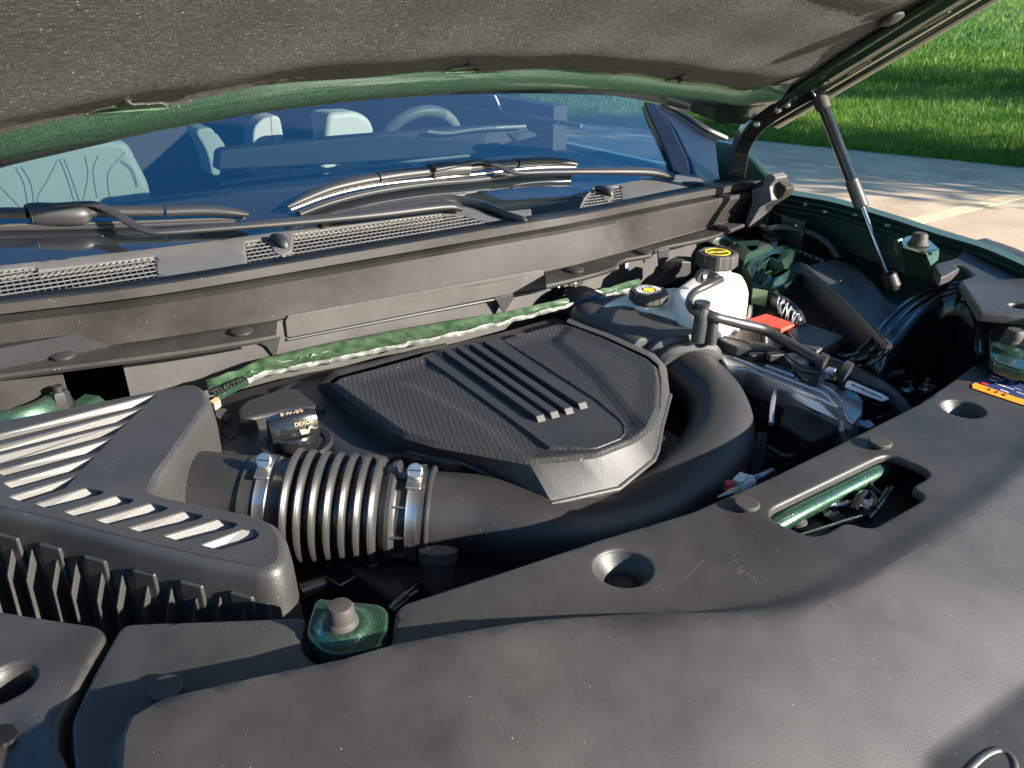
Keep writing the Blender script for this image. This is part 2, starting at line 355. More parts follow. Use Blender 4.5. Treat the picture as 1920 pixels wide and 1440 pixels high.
def sheet(name, outline, zf, mat, parent=None, holes=(), res=.012, rim=.01, fil=0., label=None, extra=(), kind=None, holerim=None, ang=40, offs=None):
    O = np.array([p[:2] for p in outline]); Hs = [np.array([p[:2] for p in h]) for h in holes]
    def dense(L, closed=True):
        Q = np.vstack([L, L[:1]]) if closed else L; out = []
        for a, b in zip(Q[:-1], Q[1:]):
            m = max(1, int(round(np.linalg.norm(b-a)/res)))
            out += [a+(b-a)*i/m for i in range(m)]
        return np.array(out if closed else out+[Q[-1]])
    loops = [dense(O)]+[dense(h) for h in Hs]
    pts, edges = [], []
    for L in loops:
        k = len(pts); n = len(L); pts += list(L); edges += [(k+i, k+(i+1) % n) for i in range(n)]
    for L in extra:                          # crease lines the surface must follow
        D = dense(np.array([p[:2] for p in L], float), False); ok = inside(D, O)
        for h in Hs: ok &= ~inside(D, h)
        prev = None
        for p, g in zip(D, ok):
            if g:
                pts.append(p); j = len(pts)-1
                if prev is not None: edges.append((prev, j))
                prev = j
            else: prev = None
    lo, hi = O.min(0), O.max(0); gx, gy = np.meshgrid(np.arange(lo[0], hi[0], res), np.arange(lo[1], hi[1], res))
    Gp = np.stack([gx.ravel()+(np.arange(gx.size)//gx.shape[1] % 2)*res*.5, gy.ravel()], 1)
    if fil:
        ring = []
        for L in loops:
            t = np.roll(L, -1, 0)-np.roll(L, 1, 0); nn = np.stack([-t[:, 1], t[:, 0]], 1)/np.maximum(np.linalg.norm(t, axis=1), 1e-9)[:, None]
            for s in (-1, 1):
                for q in (.15, .4, .7, 1.): ring.append(L+nn*s*fil*q)
        ring = np.vstack(ring)
    else: ring = np.zeros((0, 2))
    allb = np.vstack(loops)
    def keep(Q, md):
        k = inside(Q, O)
        for h in Hs: k &= ~inside(Q, h)
        d = np.full(len(Q), 1e9)
        for L in loops: d = np.minimum(d, dist(Q, L, True)[0])
        return Q[k & (d > md)]
    if len(ring): pts += list(keep(ring, fil*.12))
    pts += list(keep(Gp, max(res*.45, fil*1.1)))
    r = delaunay_2d_cdt([Vector(p) for p in pts], edges, [], 0, 1e-6)
    W = np.array([tuple(v) for v in r[0]]); F = np.array([tuple(f) for f in r[2]])
    c = W[F].mean(1); k = inside(c, O)
    for h in Hs: k &= ~inside(c, h)
    F = F[k]; z = zf(W[:, 0], W[:, 1])
    if fil:
        d = np.full(len(W), 1e9)
        for L in loops: d = np.minimum(d, dist(W, L, True)[0])
        d = np.clip(d, 0, fil); z = z-(fil-np.sqrt(np.maximum(fil*fil-(fil-d)**2, 0)))
    vs = [V(a, b, q) for (a, b), q in zip(W, z)]; fs = [tuple(f) for f in F]
    if rim:
        cnt = {}
        for f in fs:
            for i in range(3):
                e = (f[i], f[(i+1) % 3]); cnt.setdefault(frozenset(e), []).append(e)
        low = {}
        def lowv(i):
            if i not in low: low[i] = len(vs); vs.append(vs[i]-V(0, 0, rim))
            return low[i]
        for e in [x[0] for x in cnt.values() if len(x) == 1]:
            a, b = e; fs.append((b, a, lowv(a), lowv(b)))
    used = sorted({i for f in fs for i in f}); mp = {i: j for j, i in enumerate(used)}
    return mesh(name, [vs[i] for i in used], [tuple(mp[i] for i in f) for f in fs], mat, parent, label, ang=ang, kind=kind)
def text(name, s, o, xd, up, size, mat, parent, ext=.0003, label=None, align='CENTER'):
    c = bpy.data.curves.new(name, 'FONT'); c.body = s; c.size = size; c.extrude = ext; c.align_x = align; c.align_y = 'CENTER'
    t = bpy.data.objects.new(name, c); xd = Vector(xd).normalized(); up = Vector(up); zd = xd.cross(up).normalized(); yd = zd.cross(xd)
    c.materials.append(mat); me = bpy.data.meshes.new_from_object(t); bpy.data.objects.remove(t); t = bpy.data.objects.new(name, me); link(t, parent, o); t.rotation_mode = 'QUATERNION'
    t.rotation_quaternion = Matrix((xd, yd, zd)).transposed().to_quaternion()
    if label: t['label'] = label
    return t

def offline(line, d, closed=False):         # the polyline moved sideways by d (a number, or one per point)
    P = np.array([p[:2] for p in line], float); n = len(P); D = np.full(n, d, float) if np.isscalar(d) else np.array(d); out = []
    for i in range(n):
        a = P[i-1] if (i or closed) else P[i]; b = P[(i+1) % n] if (i < n-1 or closed) else P[i]
        t1, t2 = P[i]-a, b-P[i]
        n1 = np.array([-t1[1], t1[0]])/max(np.linalg.norm(t1), 1e-9); n2 = np.array([-t2[1], t2[0]])/max(np.linalg.norm(t2), 1e-9)
        m = n1+n2; m = m/max(np.linalg.norm(m), 1e-9); k = max(.5, max(m@n1, m@n2)); out.append(P[i]+m*D[i]/k)
    return out

# ================================================================== ground
drive = thing('driveway', None, None, (4, 2, 0), kind='structure')
EDGE = lambda y: 7.975 + (6.401-y)*.316            # where the lawn meets the concrete
ys = [-9, -4.4, -.7, 3.20, 6.55, 11., 16.]
for i, (a, b) in enumerate(zip(ys[:-1], ys[1:])):
    xs = [-6, 1.9, None]
    for j in range(2):
        xa = xs[j]; gap = .012 if a < 3 or b > 3.5 else .012
        p = [(xa+.006, a+.012), ((xs[j+1]-.006) if xs[j+1] else EDGE(a)+.05, a+.012), ((xs[j+1]-.006) if xs[j+1] else EDGE(b)+.05, b-.012), (xa+.006, b-.012)]
        mesh('concrete_slab', *g_prism([V(x, y, 0) for x, y in p], -.1), M['concrete'], drive, bevel=.004)
for y in ys[1:-1]:
    wd = .13 if 3 < y < 4 else .02
    mesh('expansion_joint', *g_prism([V(-6, y-wd*.5, .004), V(EDGE(y), y-wd*.5, .004), V(EDGE(y), y+wd*.5, .004), V(-6, y+wd*.5, .004)], -.02), M['joint'], drive)
LAWN = lambda off: -.02+.045*np.clip(off, 0, 60)-.0003*np.clip(off, 0, 60)**2
ex = [[V(EDGE(y)+.01*math.sin(y*9)*(k == 0)+off, y, LAWN(off)) for y in np.linspace(-60, 120, 160)] for k, off in enumerate((0, 5, 15, 30, 60, 800))]
tag(mesh('lawn_ground', *g_loft(ex), M['soil']), kind='structure')
tag(mesh('ground', [V(-900, -900, -.12), V(900, -900, -.12), V(900, 900, -.12), V(-900, 900, -.12)], [(0, 1, 2, 3)], M['soil']), kind='structure')
def grass():
    vs, n0 = [], 0
    def field(n, x0, x1, hmin, hmax, wd, far):
        # points seen through the gap beside the bonnet, denser near the edge
        ang = RNG.uniform(math.radians(10 if far else -6), math.radians(82), n); y = None
        t = RNG.uniform(0, 1, n)**1.25; off = x0+(x1-x0)*t
        yy = RNG.uniform(-3, 9+off*1.6, n); x = EDGE(yy)+off+RNG.normal(0, .03, n)*(off < .3)
        h = RNG.uniform(hmin, hmax, n); a = RNG.uniform(0, 6.283, n); ln = RNG.uniform(.2, 1.1, n)*h; w_ = wd*RNG.uniform(.6, 1.3, n)
        dx, dy = np.cos(a), np.sin(a); b = RNG.uniform(0, 6.283, n); ox, oy = np.cos(b)*ln, np.sin(b)*ln
        A = np.stack([x-dx*w_, yy-dy*w_, np.full(n, -.02)], 1); B = np.stack([x+dx*w_, yy+dy*w_, np.full(n, -.02)], 1)
        C = np.stack([x+dx*w_*.7+ox*.4, yy+dy*w_*.7+oy*.4, h*.6], 1); D = np.stack([x-dx*w_*.7+ox*.4, yy-dy*w_*.7+oy*.4, h*.6], 1); T = np.stack([x+ox, yy+oy, h*RNG.uniform(.75, 1, n)], 1)
        Q = np.stack([A, B, C, D, T], 1); Q[:, :, 2] += (LAWN(off)+.02)[:, None]; return Q.reshape(-1, 3)
    P = np.vstack([field(60000, 0, 3.5, .05, .13, .0035, 0), field(100000, .5, 14, .06, .14, .0055, 0), field(80000, 6, 60, .08, .18, .015, 1)])
    n = len(P)//5; me = bpy.data.meshes.new('grass'); c = np.array([14, 6, 0.]); P = P-c
    me.vertices.add(len(P)); me.vertices.foreach_set('co', P.astype('f').ravel())
    base = np.arange(n)*5; q = np.stack([base, base+1, base+2, base+3, base+3, base+2, base+4], 1).ravel()
    me.loops.add(len(q)); me.loops.foreach_set('vertex_index', q)
    me.polygons.add(2*n); st = np.stack([np.arange(n)*7, np.arange(n)*7+4], 1).ravel(); me.polygons.foreach_set('loop_start', st)
    me.update(calc_edges=True); me.validate(); me.materials.append(M['blade'])
    o = bpy.data.objects.new('grass', me); link(o, None, c); tag(o, 'thick green lawn beyond the concrete driveway', None, 'stuff')
grass()

# ================================================================== the car
car = thing('car', 'dark green car with its bonnet propped open and the engine bay bare', 'car', (CX, 1.6, 0))

# ---- hood (underside seen)
XL, XR = -.12, 1.46
def par(n, x, lab): return mesh(n, *x, parent=car, label=lab)
# edge curves in the hood's own surface: x -> y
low = [H(a, b) for a, b in [(0, 318), (150, 283), (300, 248), (470, 217), (640, 195), (800, 182), (950, 178), (1060, 178), (1150, 182), (1230, 195), (1300, 214), (1345, 234)]]
top = [H(a, b, .006) for a, b in [(0, 248), (110, 228), (220, 210), (350, 187), (480, 165), (640, 147), (800, 136), (900, 132), (1020, 130), (1160, 137), (1300, 155), (1400, 166)]]
def mirr(C): # continue the curve beyond the frame by symmetry
    C = [tuple(p) for p in C]; x0 = C[0][0]; return C
lowx = np.array([p[0] for p in low]); lowy = np.array([p[1] for p in low])
topx = np.array([p[0] for p in top]); topy = np.array([p[1] for p in top])
ylow = lambda x: np.interp(x, np.r_[-.16, -.06, lowx], np.r_[lowy[0]+.09, lowy[0]+.03, lowy])
ytop = lambda x: np.interp(x, np.r_[-.16, topx, 1.30], np.r_[topy[0]+.035, topy, topy[-1]-.03])
hood = mesh('hood', *g_loft([[V(x, y, hood_z(x, y)+.045-.02*abs((x-CX)/.8)**4) for x in np.linspace(XL-.03, XR+.025, 30)] for y in np.linspace(-.02, 1.0, 14)]+
     [[V(x, min(ylow(x)+.0, 1.2), hood_z(x, min(ylow(x), 1.2))+.018) for x in np.linspace(XL-.03, XR+.025, 30)]]), M['green'], car, 'dark green bonnet raised over the engine bay', solid=.006)
# rolled rim between pad and edge
xs = np.linspace(-.12, 1.31, 60); rows = []
prof = [(0, .016), (.05, -.002), (.14, -.013), (.25, -.014), (.38, -.006), (.55, .001), (.85, .0), (.97, .001), (1.0, .010), (1.0, .022)]
for t, dz in prof:
    rows.append([V(x, ytop(x)+(ylow(x)-ytop(x))*t, hood_z(x, ytop(x)+(ylow(x)-ytop(x))*t)+dz) for x in xs])
mesh('hood_rim', *g_loft(rows), M['green'], hood, 'rolled green metal rim along the bonnet edge', fixn=False, ang=60)
# felt pad
pr = [H(a, b) for a, b in [(1450, 163), (1500, 142), (1545, 112), (1600, 72), (1660, 30), (1700, 0)]]
ins = [(x, ytop(x)+.004) for x in np.linspace(-.12, 1.17, 30)]+[tuple(p[:2]) for p in pr]
sx, sy = pr[-1][:2]; ins += [(sx-.02, sy-.25), (sx-.06, .05), (-.12, .05)]
cuts = []
for cx_, cy_, w_ in ((245, 203, 60), (880, 126, 42), (1275, 147, 24)):
    p = H(cx_, cy_)
    cuts.append(p)
new = []
for x, y in ins[:30]: new.append((x, y))
for p, w_ in zip(cuts, (.042, .028, .018)):
    new = [q for q in new if abs(q[0]-p[0]) > w_+.004]+[(p[0]-w_, ytop(p[0]-w_)+.004), (p[0]-w_*.8, ytop(p[0])-.010), (p[0]-w_*.2, ytop(p[0])-.016), (p[0]-w_*.1, ytop(p[0])-.030), (p[0]+w_*.05, ytop(p[0])-.014), (p[0]+w_*.8, ytop(p[0])-.009), (p[0]+w_, ytop(p[0]+w_)+.004)]
ins = sorted(new)+ins[30:]
def padz(x, y):
    d = ytop(x)-y
    return hood_z(x, y)+.007-.012*sstep(0, .06, d)-.005*sstep(.10, .20, d)-.006*sstep(.22, .27, d)+.010*sstep(.42, .50, d)+.0015*np.sin(x*31+y*17)
pad = sheet('insulation_pad', rnd(ins, .002, 2), padz, M['felt'], hood, res=.02, rim=-.010, fil=.003, label='brown black felt pad under the bonnet')
for p, w_ in zip(cuts, (.042, .028, .018)):
    q = V(p[0], ytop(p[0]), hood_z(p[0], ytop(p[0])))
    mesh('tab', *g_prism([q+V(-w_, .004, .003), q+V(w_, .004, .003), q+V(w_, -.001, .004), q+V(-w_, -.001, .004)], (0, 0, .002)), M['greendull'], hood)
for a, b in ((1675, 18),):
    p = H(a, b); mesh('pad_clip', *g_lathe([(.018, 0), (.018, -.004), (.012, -.007)], p+V(0, 0, -.012), (0, .5, .85)), M['stop'], hood, 'round grey clip holding the felt pad')
# side rails on the driver's side: strips running forward along the bonnet edge
yr = np.linspace(-.05, 1, 26)
def strip(off0, off1, z0, z1, y0, y1, name, mat, lab=None):
    # a rail between two offsets inboard of the outer edge line
    def edge(t): # t 0..1 from rear corner to front
        y = y0+(y1-y0)*t; return y
    r = []
    for o, z in ((off0, z0), ((off0*3+off1)/4, z0*.4+z1*.6), ((off0+off1)/2, z1), ((off0+off1*3)/4, z0*.4+z1*.6), (off1, z0)):
        r.append([V(XR-o-.16*sstep(.72, 1.02, (edge(t)-0)/1.0)*0, edge(t), hood_z(XR-o, edge(t))+z) for t in np.linspace(0, 1, 24)])
    return mesh(name, *g_loft(r), mat, hood, lab, solid=.003)
strip(0, .035, -.004, -.010, 1.125, -.05, 'outer_rail', M['green'], 'outer green hem rail of the bonnet')
strip(.035, .10, .006, .012, 1.10, -.05, 'side_channel', M['green'], 'green channel along the bonnet side')
strip(.095, .135, .0, -.016, 1.05, -.05, 'inner_rail', M['green'], 'raised green rail beside the felt pad')
strip(.13, .25, .010, .012, 1.00, -.05, 'rail_floor', M['green'], 'green pressing beside the felt pad')
for t, x_ in ((.93, .06), (.80, .065), (.60, .07)):
    p = V(XR-x_, t, hood_z(XR-x_, t)-.002); mesh('drain_hole', *g_prism([p+V(.010*math.cos(a), .022*math.sin(a), -.022*math.sin(a)*.618-.002) for a in np.linspace(0, 6.28, 14)[:-1]], (0, 0, .002)), M['dark'], hood)
# underside corner panel between the rim and the rails, with the reinforcement under the hinge
cp = [H(a, b) for a, b in [(1300, 214), (1345, 236), (1395, 238), (1440, 205), (1520, 150), (1548, 118), (1500, 146), (1440, 168), (1380, 168)]]
mesh('corner_panel', *g_prism([p+V(0, 0, .004) for p in cp], (0, 0, .012)), M['green'], hood, 'green metal corner panel at the hinge', bevel=.003)
# weather strip under right-hand edge
# ---- hinge
hg = [WX for WX in [X(1378, 330, 1.40), X(1392, 268, 1.40), X(1425, 222, 1.40), X(1480, 188, 1.40), X(1528, 168, 1.40)]]
hinge = mesh('hood_hinge', *g_tube(hg, [.020, .018, .018, .016, .012], seg=4, squash=1.5), M['gloss'], car, 'black hinge arm carrying the bonnet corner', bevel=.004)
for a, b in ((1420, 232), (1460, 205), (1477, 195)):
    mesh('bolt', *g_lathe([(.007, 0), (.007, .006), (.004, .008)], X(a, b, 1.375), (-1, -.2, 0), seg=6), M['steel'], hinge)
bk = mesh('strut_bracket', *join(g_prism([X(a, b, 1.43) for a, b in [(1508, 160), (1530, 150), (1548, 155), (1552, 190), (1540, 192), (1530, 182)]], (-.004, 0, 0)), g_prism([X(a, b, 1.39) for a, b in [(1505, 158), (1532, 148), (1548, 153), (1541, 160), (1510, 168)]], (.04, 0, 0))), M['green'], hinge, 'small green bracket at the strut top', bevel=.001)
# ---- gas strut
ST, SB = X(1535, 178, 1.425), X(1670, 528, 1.45)
sa = lambda t: ST+(SB-ST)*t
strut = mesh('gas_strut', *g_lathe([(.006, -.012), (.009, -.008), (.010, 0)]+[(.0108, .002), (.0108, .003)]+[(.0108, np.linalg.norm(SB-ST)*.47)], ST, SB-ST, seg=20), M['gloss'], car, 'black gas strut propping the bonnet open')
L = np.linalg.norm(SB-ST)
mesh('sleeve', *g_lathe([(.0115, L*.455), (.013, L*.46), (.0135, L*.60), (.0115, L*.605)], ST, SB-ST, seg=20), M['rubber'], strut, 'matt black sleeve at the lower end of the strut')
mesh('rod', *g_lathe([(.0052, L*.6), (.0052, L*1.0)], ST, SB-ST, seg=16), M['rod'], strut, 'thin polished strut rod')
mesh('ball_socket', *g_lathe([(.009, L*.95), (.016, L*.97), (.016, L*1.03), (.008, L*1.05)], ST, SB-ST, seg=16), M['dark'], strut)
mesh('ball_socket', *g_lathe([(.013, -.02), (.016, 0), (.014, .03)], ST, SB-ST, seg=16), M['stop'], strut)

# ---- windscreen
gp = [G(a, b) for a, b in [(1265, 322), (1250, 290), (1225, 235), (1205, 190)]]
gx = gp[-1]; go = [(-.3, 1.345), (.2, 1.322), (.66, 1.29), (1.1, 1.30), (gp[0][0]+.01, gp[0][1])]+[tuple(p[:2]) for p in gp[1:]]+[(1.45, 1.6), (1.34, 2.05), (1.2, 2.25), (-.1, 2.25), (-.3, 1.9)]
screen = sheet('windshield', go, glass_z, M['glass'], car, res=.05, rim=.004, label='windscreen reflecting blue sky, cabin visible behind it')
# black printed border of the glass at the sides and base
bl = [G(a, b, -.006) for a, b in [(1200, 330), (1262, 322), (1250, 290), (1225, 235), (1203, 188), (1190, 188)]]
# ---- A pillar, scuttle end and door mirror side
def WYpoly(pts, y): return [Y(a, b, y) for a, b in pts]
pil = [(1205, 188), (1228, 192), (1262, 240), (1290, 300), (1300, 345), (1262, 322), (1250, 290), (1225, 235)]
mesh('windshield_pillar', *g_prism([G(a, b, .012) for a, b in pil], (0.02, .0, -.05)), M['navy'], car, 'glossy black windscreen pillar', bevel=.006)
fp = [(1222, 190), (1245, 194), (1280, 215), (1320, 243), (1358, 262), (1372, 285), (1368, 325), (1340, 350), (1310, 347), (1290, 300), (1262, 240)]
mesh('pillar_trim', *g_prism([PL(a, b, [.25, -.45, 1], .25*1.42-.45*1.35+1.17) for a, b in fp], (.0, .02, -.05)), M['navy'], car, 'dark glossy panel beside the windscreen base', bevel=.012)
mesh('fender_corner', *g_prism([X(a, b, 1.47) for a, b in [(1350, 262), (1378, 268), (1415, 292), (1450, 330), (1440, 360), (1360, 352)]], (-.02, .0, -.0)), M['green'], car, 'rear corner of the green wing', bevel=.005)
mesh('pillar_seal', *g_tube([PL(a, b, [.25, -.45, 1], .25*1.42-.45*1.35+1.18) for a, b in [(1240, 192), (1275, 210), (1320, 240), (1362, 260)]], .008, 8), M['rubber'], car)

# ---- cowl
def ZR(pts, z, n=40): return [V(*p) for p in resamp(smoothpath(ZS(pts, z), 6), n)]
ext = lambda P: P
r0 = ZR([(-90, 508), (0, 497), (280, 466), (500, 437), (620, 419)], 1.158)
top_l = [(-90, 508), (0, 497), (280, 466), (500, 437), (640, 408), (760, 392), (825, 383), (870, 387), (920, 401), (960, 416)]
bot_l = [(960, 424), (830, 446), (640, 476), (460, 505), (295, 533), (0, 567), (-90, 578)]
def cow_z(x, y): return 1.142+.10*(y-1.19)
def cq(px, py): return PL(px, py, [0, -.10, 1], 1.142-.119)
cowl = sheet('cowl', rnd([cq(a, b) for a, b in top_l+bot_l], .006), cow_z, M['cowlgrey'], car, holes=[
    rnd([cq(a, b) for a, b in [(-80, 514), (66, 501), (70, 508), (290, 481), (295, 524), (0, 562), (-80, 570)]], .002),
    rnd([cq(a, b) for a, b in [(459, 453), (505, 446), (512, 472), (530, 480), (548, 470), (550, 438), (700, 417), (830, 401), (868, 404), (915, 417), (940, 425), (830, 442), (640, 470), (464, 497)]], .002)],
    res=.02, rim=.012, fil=.003, label='grey plastic cowl below the windscreen, with air grilles')
def grille(poly_px, name, ang, p=.0092, w_=.0016):
    # a lattice of thin ribs filling the opening
    poly = np.array([cq(a, b)[:2] for a, b in poly_px]); c = poly.mean(0); R = np.array([[math.cos(ang), -math.sin(ang)], [math.sin(ang), math.cos(ang)]])
    Q = (poly-c)@R; lo, hi = Q.min(0)-.01, Q.max(0)+.01; parts = []
    def scan(ax):
        for v in np.arange(lo[1-ax], hi[1-ax], .0150 if ax == 0 else .0086):
            t = np.linspace(lo[ax], hi[ax], 400); P = np.zeros((400, 2)); P[:, ax] = t; P[:, 1-ax] = v; W = P@R.T+c; k = inside(W, poly)
            i = 0
            while i < 400:
                if k[i]:
                    j = i
                    while j+1 < 400 and k[j+1]: j += 1
                    a, b = W[i], W[j]; d = b-a; L_ = np.linalg.norm(d)
                    if L_ > .002:
                        nrm = np.array([-d[1], d[0]])/L_*w_/2*(1.1 if ax == 0 else 1); hz = .0012 if ax == 0 else 0
                        tp = [V(*(a-nrm), cow_z(*a)-.001+hz*.5), V(*(b-nrm), cow_z(*b)-.001+hz*.5), V(*(b+nrm), cow_z(*b)-.001+hz*.5), V(*(a+nrm), cow_z(*a)-.001+hz*.5)]
                        parts.append(g_prism(tp, (0, 0, -.0014)))
                    i = j
                i += 1
    scan(0); scan(1)
    return mesh(name, *join(*parts), M['cowlgrey'], cowl, 'square mesh air grille in the cowl', smooth=False, kind='stuff', fixn=False)
grille([(-80, 514), (66, 501), (70, 508), (290, 481), (295, 524), (0, 562), (-80, 570)], 'grille_mesh', -.02)
grille([(459, 453), (505, 446), (512, 472), (530, 480), (548, 470), (550, 438), (700, 417), (830, 401), (868, 404), (915, 417), (940, 425), (830, 442), (640, 470), (464, 497)], 'grille_mesh', -.01)
# hump over the middle grille
hump = [(600, 424), (640, 408), (760, 389), (826, 379), (850, 377), (900, 388), (950, 408), (985, 418)]
hi_ = [V(*p) for p in resamp(smoothpath([cq(a, b+3)+V(0, 0, .004) for a, b in hump], 6), 40)]
hr = []
for k, (dy, dz) in enumerate([(-.022, -.004), (-.018, .004), (-.008, .009), (.006, .009), (.016, .002), (.02, -.008)]):
    hr.append([p+V(0, dy*(.35+.65*math.sin(math.pi*min(1, i/39*1.02))**.5), dz) for i, p in enumerate(hi_)])
mesh('hood_seal_lip', *g_loft(hr), M['wiper'], cowl, 'black raised lip behind the air grille', ang=70, solid=.002)
# right end grille piece
cr = [(1078, 404), (1092, 372), (1108, 352), (1120, 349), (1150, 346), (1180, 340), (1230, 332), (1285, 324), (1310, 330), (1332, 350), (1280, 362), (1160, 388)]
hole_r = [(1086, 400), (1100, 370), (1112, 356), (1128, 352), (1130, 374), (1142, 378), (1152, 366), (1150, 350), (1161, 348), (1168, 384)]
cowl2 = sheet('cowl_end', rnd([cq(a, b) for a, b in cr], .006), cow_z, M['cowlgrey'], cowl, holes=[rnd([cq(a, b) for a, b in hole_r], .002)], res=.02, rim=.02, fil=.003, label='grey cowl end piece with a small grille')
grille(hole_r, 'grille_mesh', -.05)
for k in range(9):
    a = 1288+k*4.6; mesh('vent_rib', *g_box(cq(a, 347+abs(k-4)*.2)+V(0, 0, .004), (.0016, .03, .004)), M['dark'], cowl)
for a, b, s in ((527, 457, 1), (1134, 362, .9), (833, 388, .9)):
    p = cq(a, b); mesh('washer_nozzle', *g_tube([p+V(-.004, .022, .006), p+V(0, .005, .008), p+V(.0, -.015, .004), p+V(0, -.022, -.003)], [.008*s, .0095*s, .009*s, .005*s], 14, squash=.8), M['wiper'], cowl, 'small black windscreen washer nozzle')
# dark tray below the grilles and the recess in the middle
mesh('cowl_tray', *g_prism([V(-.3, 1.17, 1.09), V(1.5, 1.17, 1.09), V(1.5, 1.42, 1.09), V(-.3, 1.42, 1.09)], -.02+1.0), M['dark'], car, 'dark tray beneath the cowl')
mesh('cowl_step', *g_prism([cq(a, b)+V(0, 0, .002) for a, b in [(940, 412), (950, 398), (995, 393), (998, 412), (960, 420)]], (0, 0, -.03)), M['cowlgrey'], cowl, bevel=.002)
# long channel below: bulb, wall, flange
A1 = ZR([(-90, 570), (0, 559), (295, 524), (640, 467), (950, 414), (1100, 391), (1280, 355), (1425, 331)], 1.142, 60)
A2 = ZR([(-90, 584), (0, 573), (295, 537), (640, 480), (950, 427), (1100, 402), (1280, 366), (1430, 340)], 1.144, 60)
A3 = ZR([(-90, 598), (0, 586), (300, 549), (640, 492), (960, 437), (1100, 411), (1282, 374), (1433, 347)], 1.135, 60)
A4 = ZR([(-90, 604), (0, 592), (302, 555), (640, 498), (980, 439), (1100, 417), (1284, 379), (1434, 351)], 1.127, 60)
A5 = ZR([(-90, 612), (0, 599), (304, 561), (640, 504), (1000, 441), (1100, 423), (1286, 386), (1436, 356)], 1.127, 60)
A6 = ZR([(-90, 617), (0, 604), (306, 566), (640, 509), (1002, 446), (1100, 428), (1288, 391), (1437, 361)], 1.121, 60)
A7 = ZR([(-90, 685), (0, 673), (450, 608), (640, 574), (1022, 507), (1285, 437), (1385, 407), (1415, 400)], 1.066, 60)
A8 = ZR([(-90, 689), (0, 677), (450, 612), (640, 578), (1022, 511), (1285, 441), (1385, 411), (1416, 404)], 1.063, 60)
chan = mesh('cowl_channel', *g_loft([A1, A2, A3, A4, A5, A6, A7, A8]), M['cowl'], car, 'long brown black plastic channel between cowl and engine bay', fixn=False, ang=28, solid=.003)
def flange(bk, fr, z):
    b, f = ZR(bk, z, 24), ZR(fr, z, 24); return g_loft([b, f, [p+V(0, -.002, -.004) for p in f], [p+V(0, .001, -.009) for p in f]])
fl1 = mesh('flange', *flange([(-90, 689), (0, 677), (300, 634), (450, 612), (520, 600)], [(-90, 715), (0, 702), (300, 663), (450, 640), (518, 628)], 1.062), M['cowl'], chan, 'lower flange of the channel with push clips')
fl2 = mesh('flange', *flange([(1022, 511), (1150, 476), (1285, 441), (1385, 411), (1416, 404)], [(1024, 534), (1100, 516), (1152, 500), (1166, 486), (1222, 476), (1236, 464), (1330, 444), (1398, 419), (1416, 418)], 1.062), M['cowl'], chan, 'lower flange of the channel by the brake reservoir')
for a, b in ((120, 668), (453, 623), (1079, 507), (1209, 473), (1352, 427)):
    mesh('push_clip', *g_lathe([(.016, 0), (.016, .003), (.010, .0055)], Z(a, b, 1.063), (0, 0, 1), seg=20), M['wiper'], chan)
for a, b in ((128, 686), (440, 643), (455, 640), (1048, 532), (1079, 525), (1175, 496), (1208, 486)):
    p = Z(a, b, 1.045); mesh('clip_prong', *g_tube([p+V(-.003, 0, .01), p+V(-.002, 0, -.004), p+V(.001, 0, -.006), p+V(.003, 0, .01)], .0012, 6, sm=3), M['label'], chan)
# panel standing below the channel
B1 = ZR([(-90, 760), (0, 745), (200, 660), (540, 612), (800, 560), (1024, 520), (1160, 486), (1330, 440), (1380, 425)], 1.056, 40)
def down(rw, z, dy=0): return [V(p[0], p[1]+dy, z) for p in rw]
yb = lambda x: np.interp(x, [-.1, .19, .33, .55, .85, 1.1, 1.4], [1.17, 1.155, 1.135, 1.118, 1.115, 1.145, 1.165])
Bx = np.linspace(.12, 1.38, 40)
mesh('bulkhead_panel', *g_prism([V(-.3, 1.165, 1.056), V(.045, 1.165, 1.056), V(.045, 1.16, 1.056), V(-.3, 1.16, 1.056)], .9), M['cowl'], car, 'brownish panel behind the passenger strut tower')
dash = mesh('bulkhead_panel', *g_loft([[V(x, yb(x), 1.062) for x in Bx], [V(x, yb(x)-.004, 1.0) for x in Bx], [V(x, yb(x)-.006, .96) for x in Bx]]), M['bulk'], car, 'smooth grey panel hanging below the channel', fixn=False)
mesh('bulkhead_wall', *g_prism([V(-.3, 1.17, 1.05), V(1.5, 1.17, 1.05), V(1.5, 1.2, 1.05), V(-.3, 1.2, 1.05)], .6), M['cowl'], car, 'dark metal bulkhead')
pl = [X_ for X_ in [(535, 602), (541, 592), (1014, 506), (1020, 509), (1023, 539), (545, 633), (538, 632)]]
pp = lambda a, b: PL(a, b, [-.0, 1, .0], 1.055) 
pk = ZS([(535, 592), (1020, 506)], 1.066); nrm = np.cross(pk[1]-pk[0], V(0, 0, 1)); nrm /= np.linalg.norm(nrm)
onp = lambda a, b, o=0: PL(a, b, nrm, nrm@pk[0]+o)
mesh('cover_plate', *g_prism([onp(a, b, .012) for a, b in pl], -nrm*.003), M['bulk'], chan, 'long rectangular grey plate on the channel front', bevel=.0012)
mesh('plate_shadow_line', *g_tube([onp(538, 637, .010), onp(800, 586, .010), onp(1022, 543, .010)], .0026, 8, sm=0), M['ink'], chan)  # black strip standing in for the shadow line beneath the plate
for gs in ([(482, 641), (527, 632), (524, 640), (517, 674), (499, 650)], [(927, 559), (968, 550), (966, 556), (945, 588), (932, 566)], [(1062, 522), (1099, 513), (1098, 520), (1083, 553), (1076, 556), (1067, 535)], [(1234, 470), (1256, 464), (1254, 484), (1236, 505)]):
    mesh('gusset', *g_prism([onp(a, b, .014) for a, b in gs], -nrm*.004), M['ink'], chan, bevel=.001)
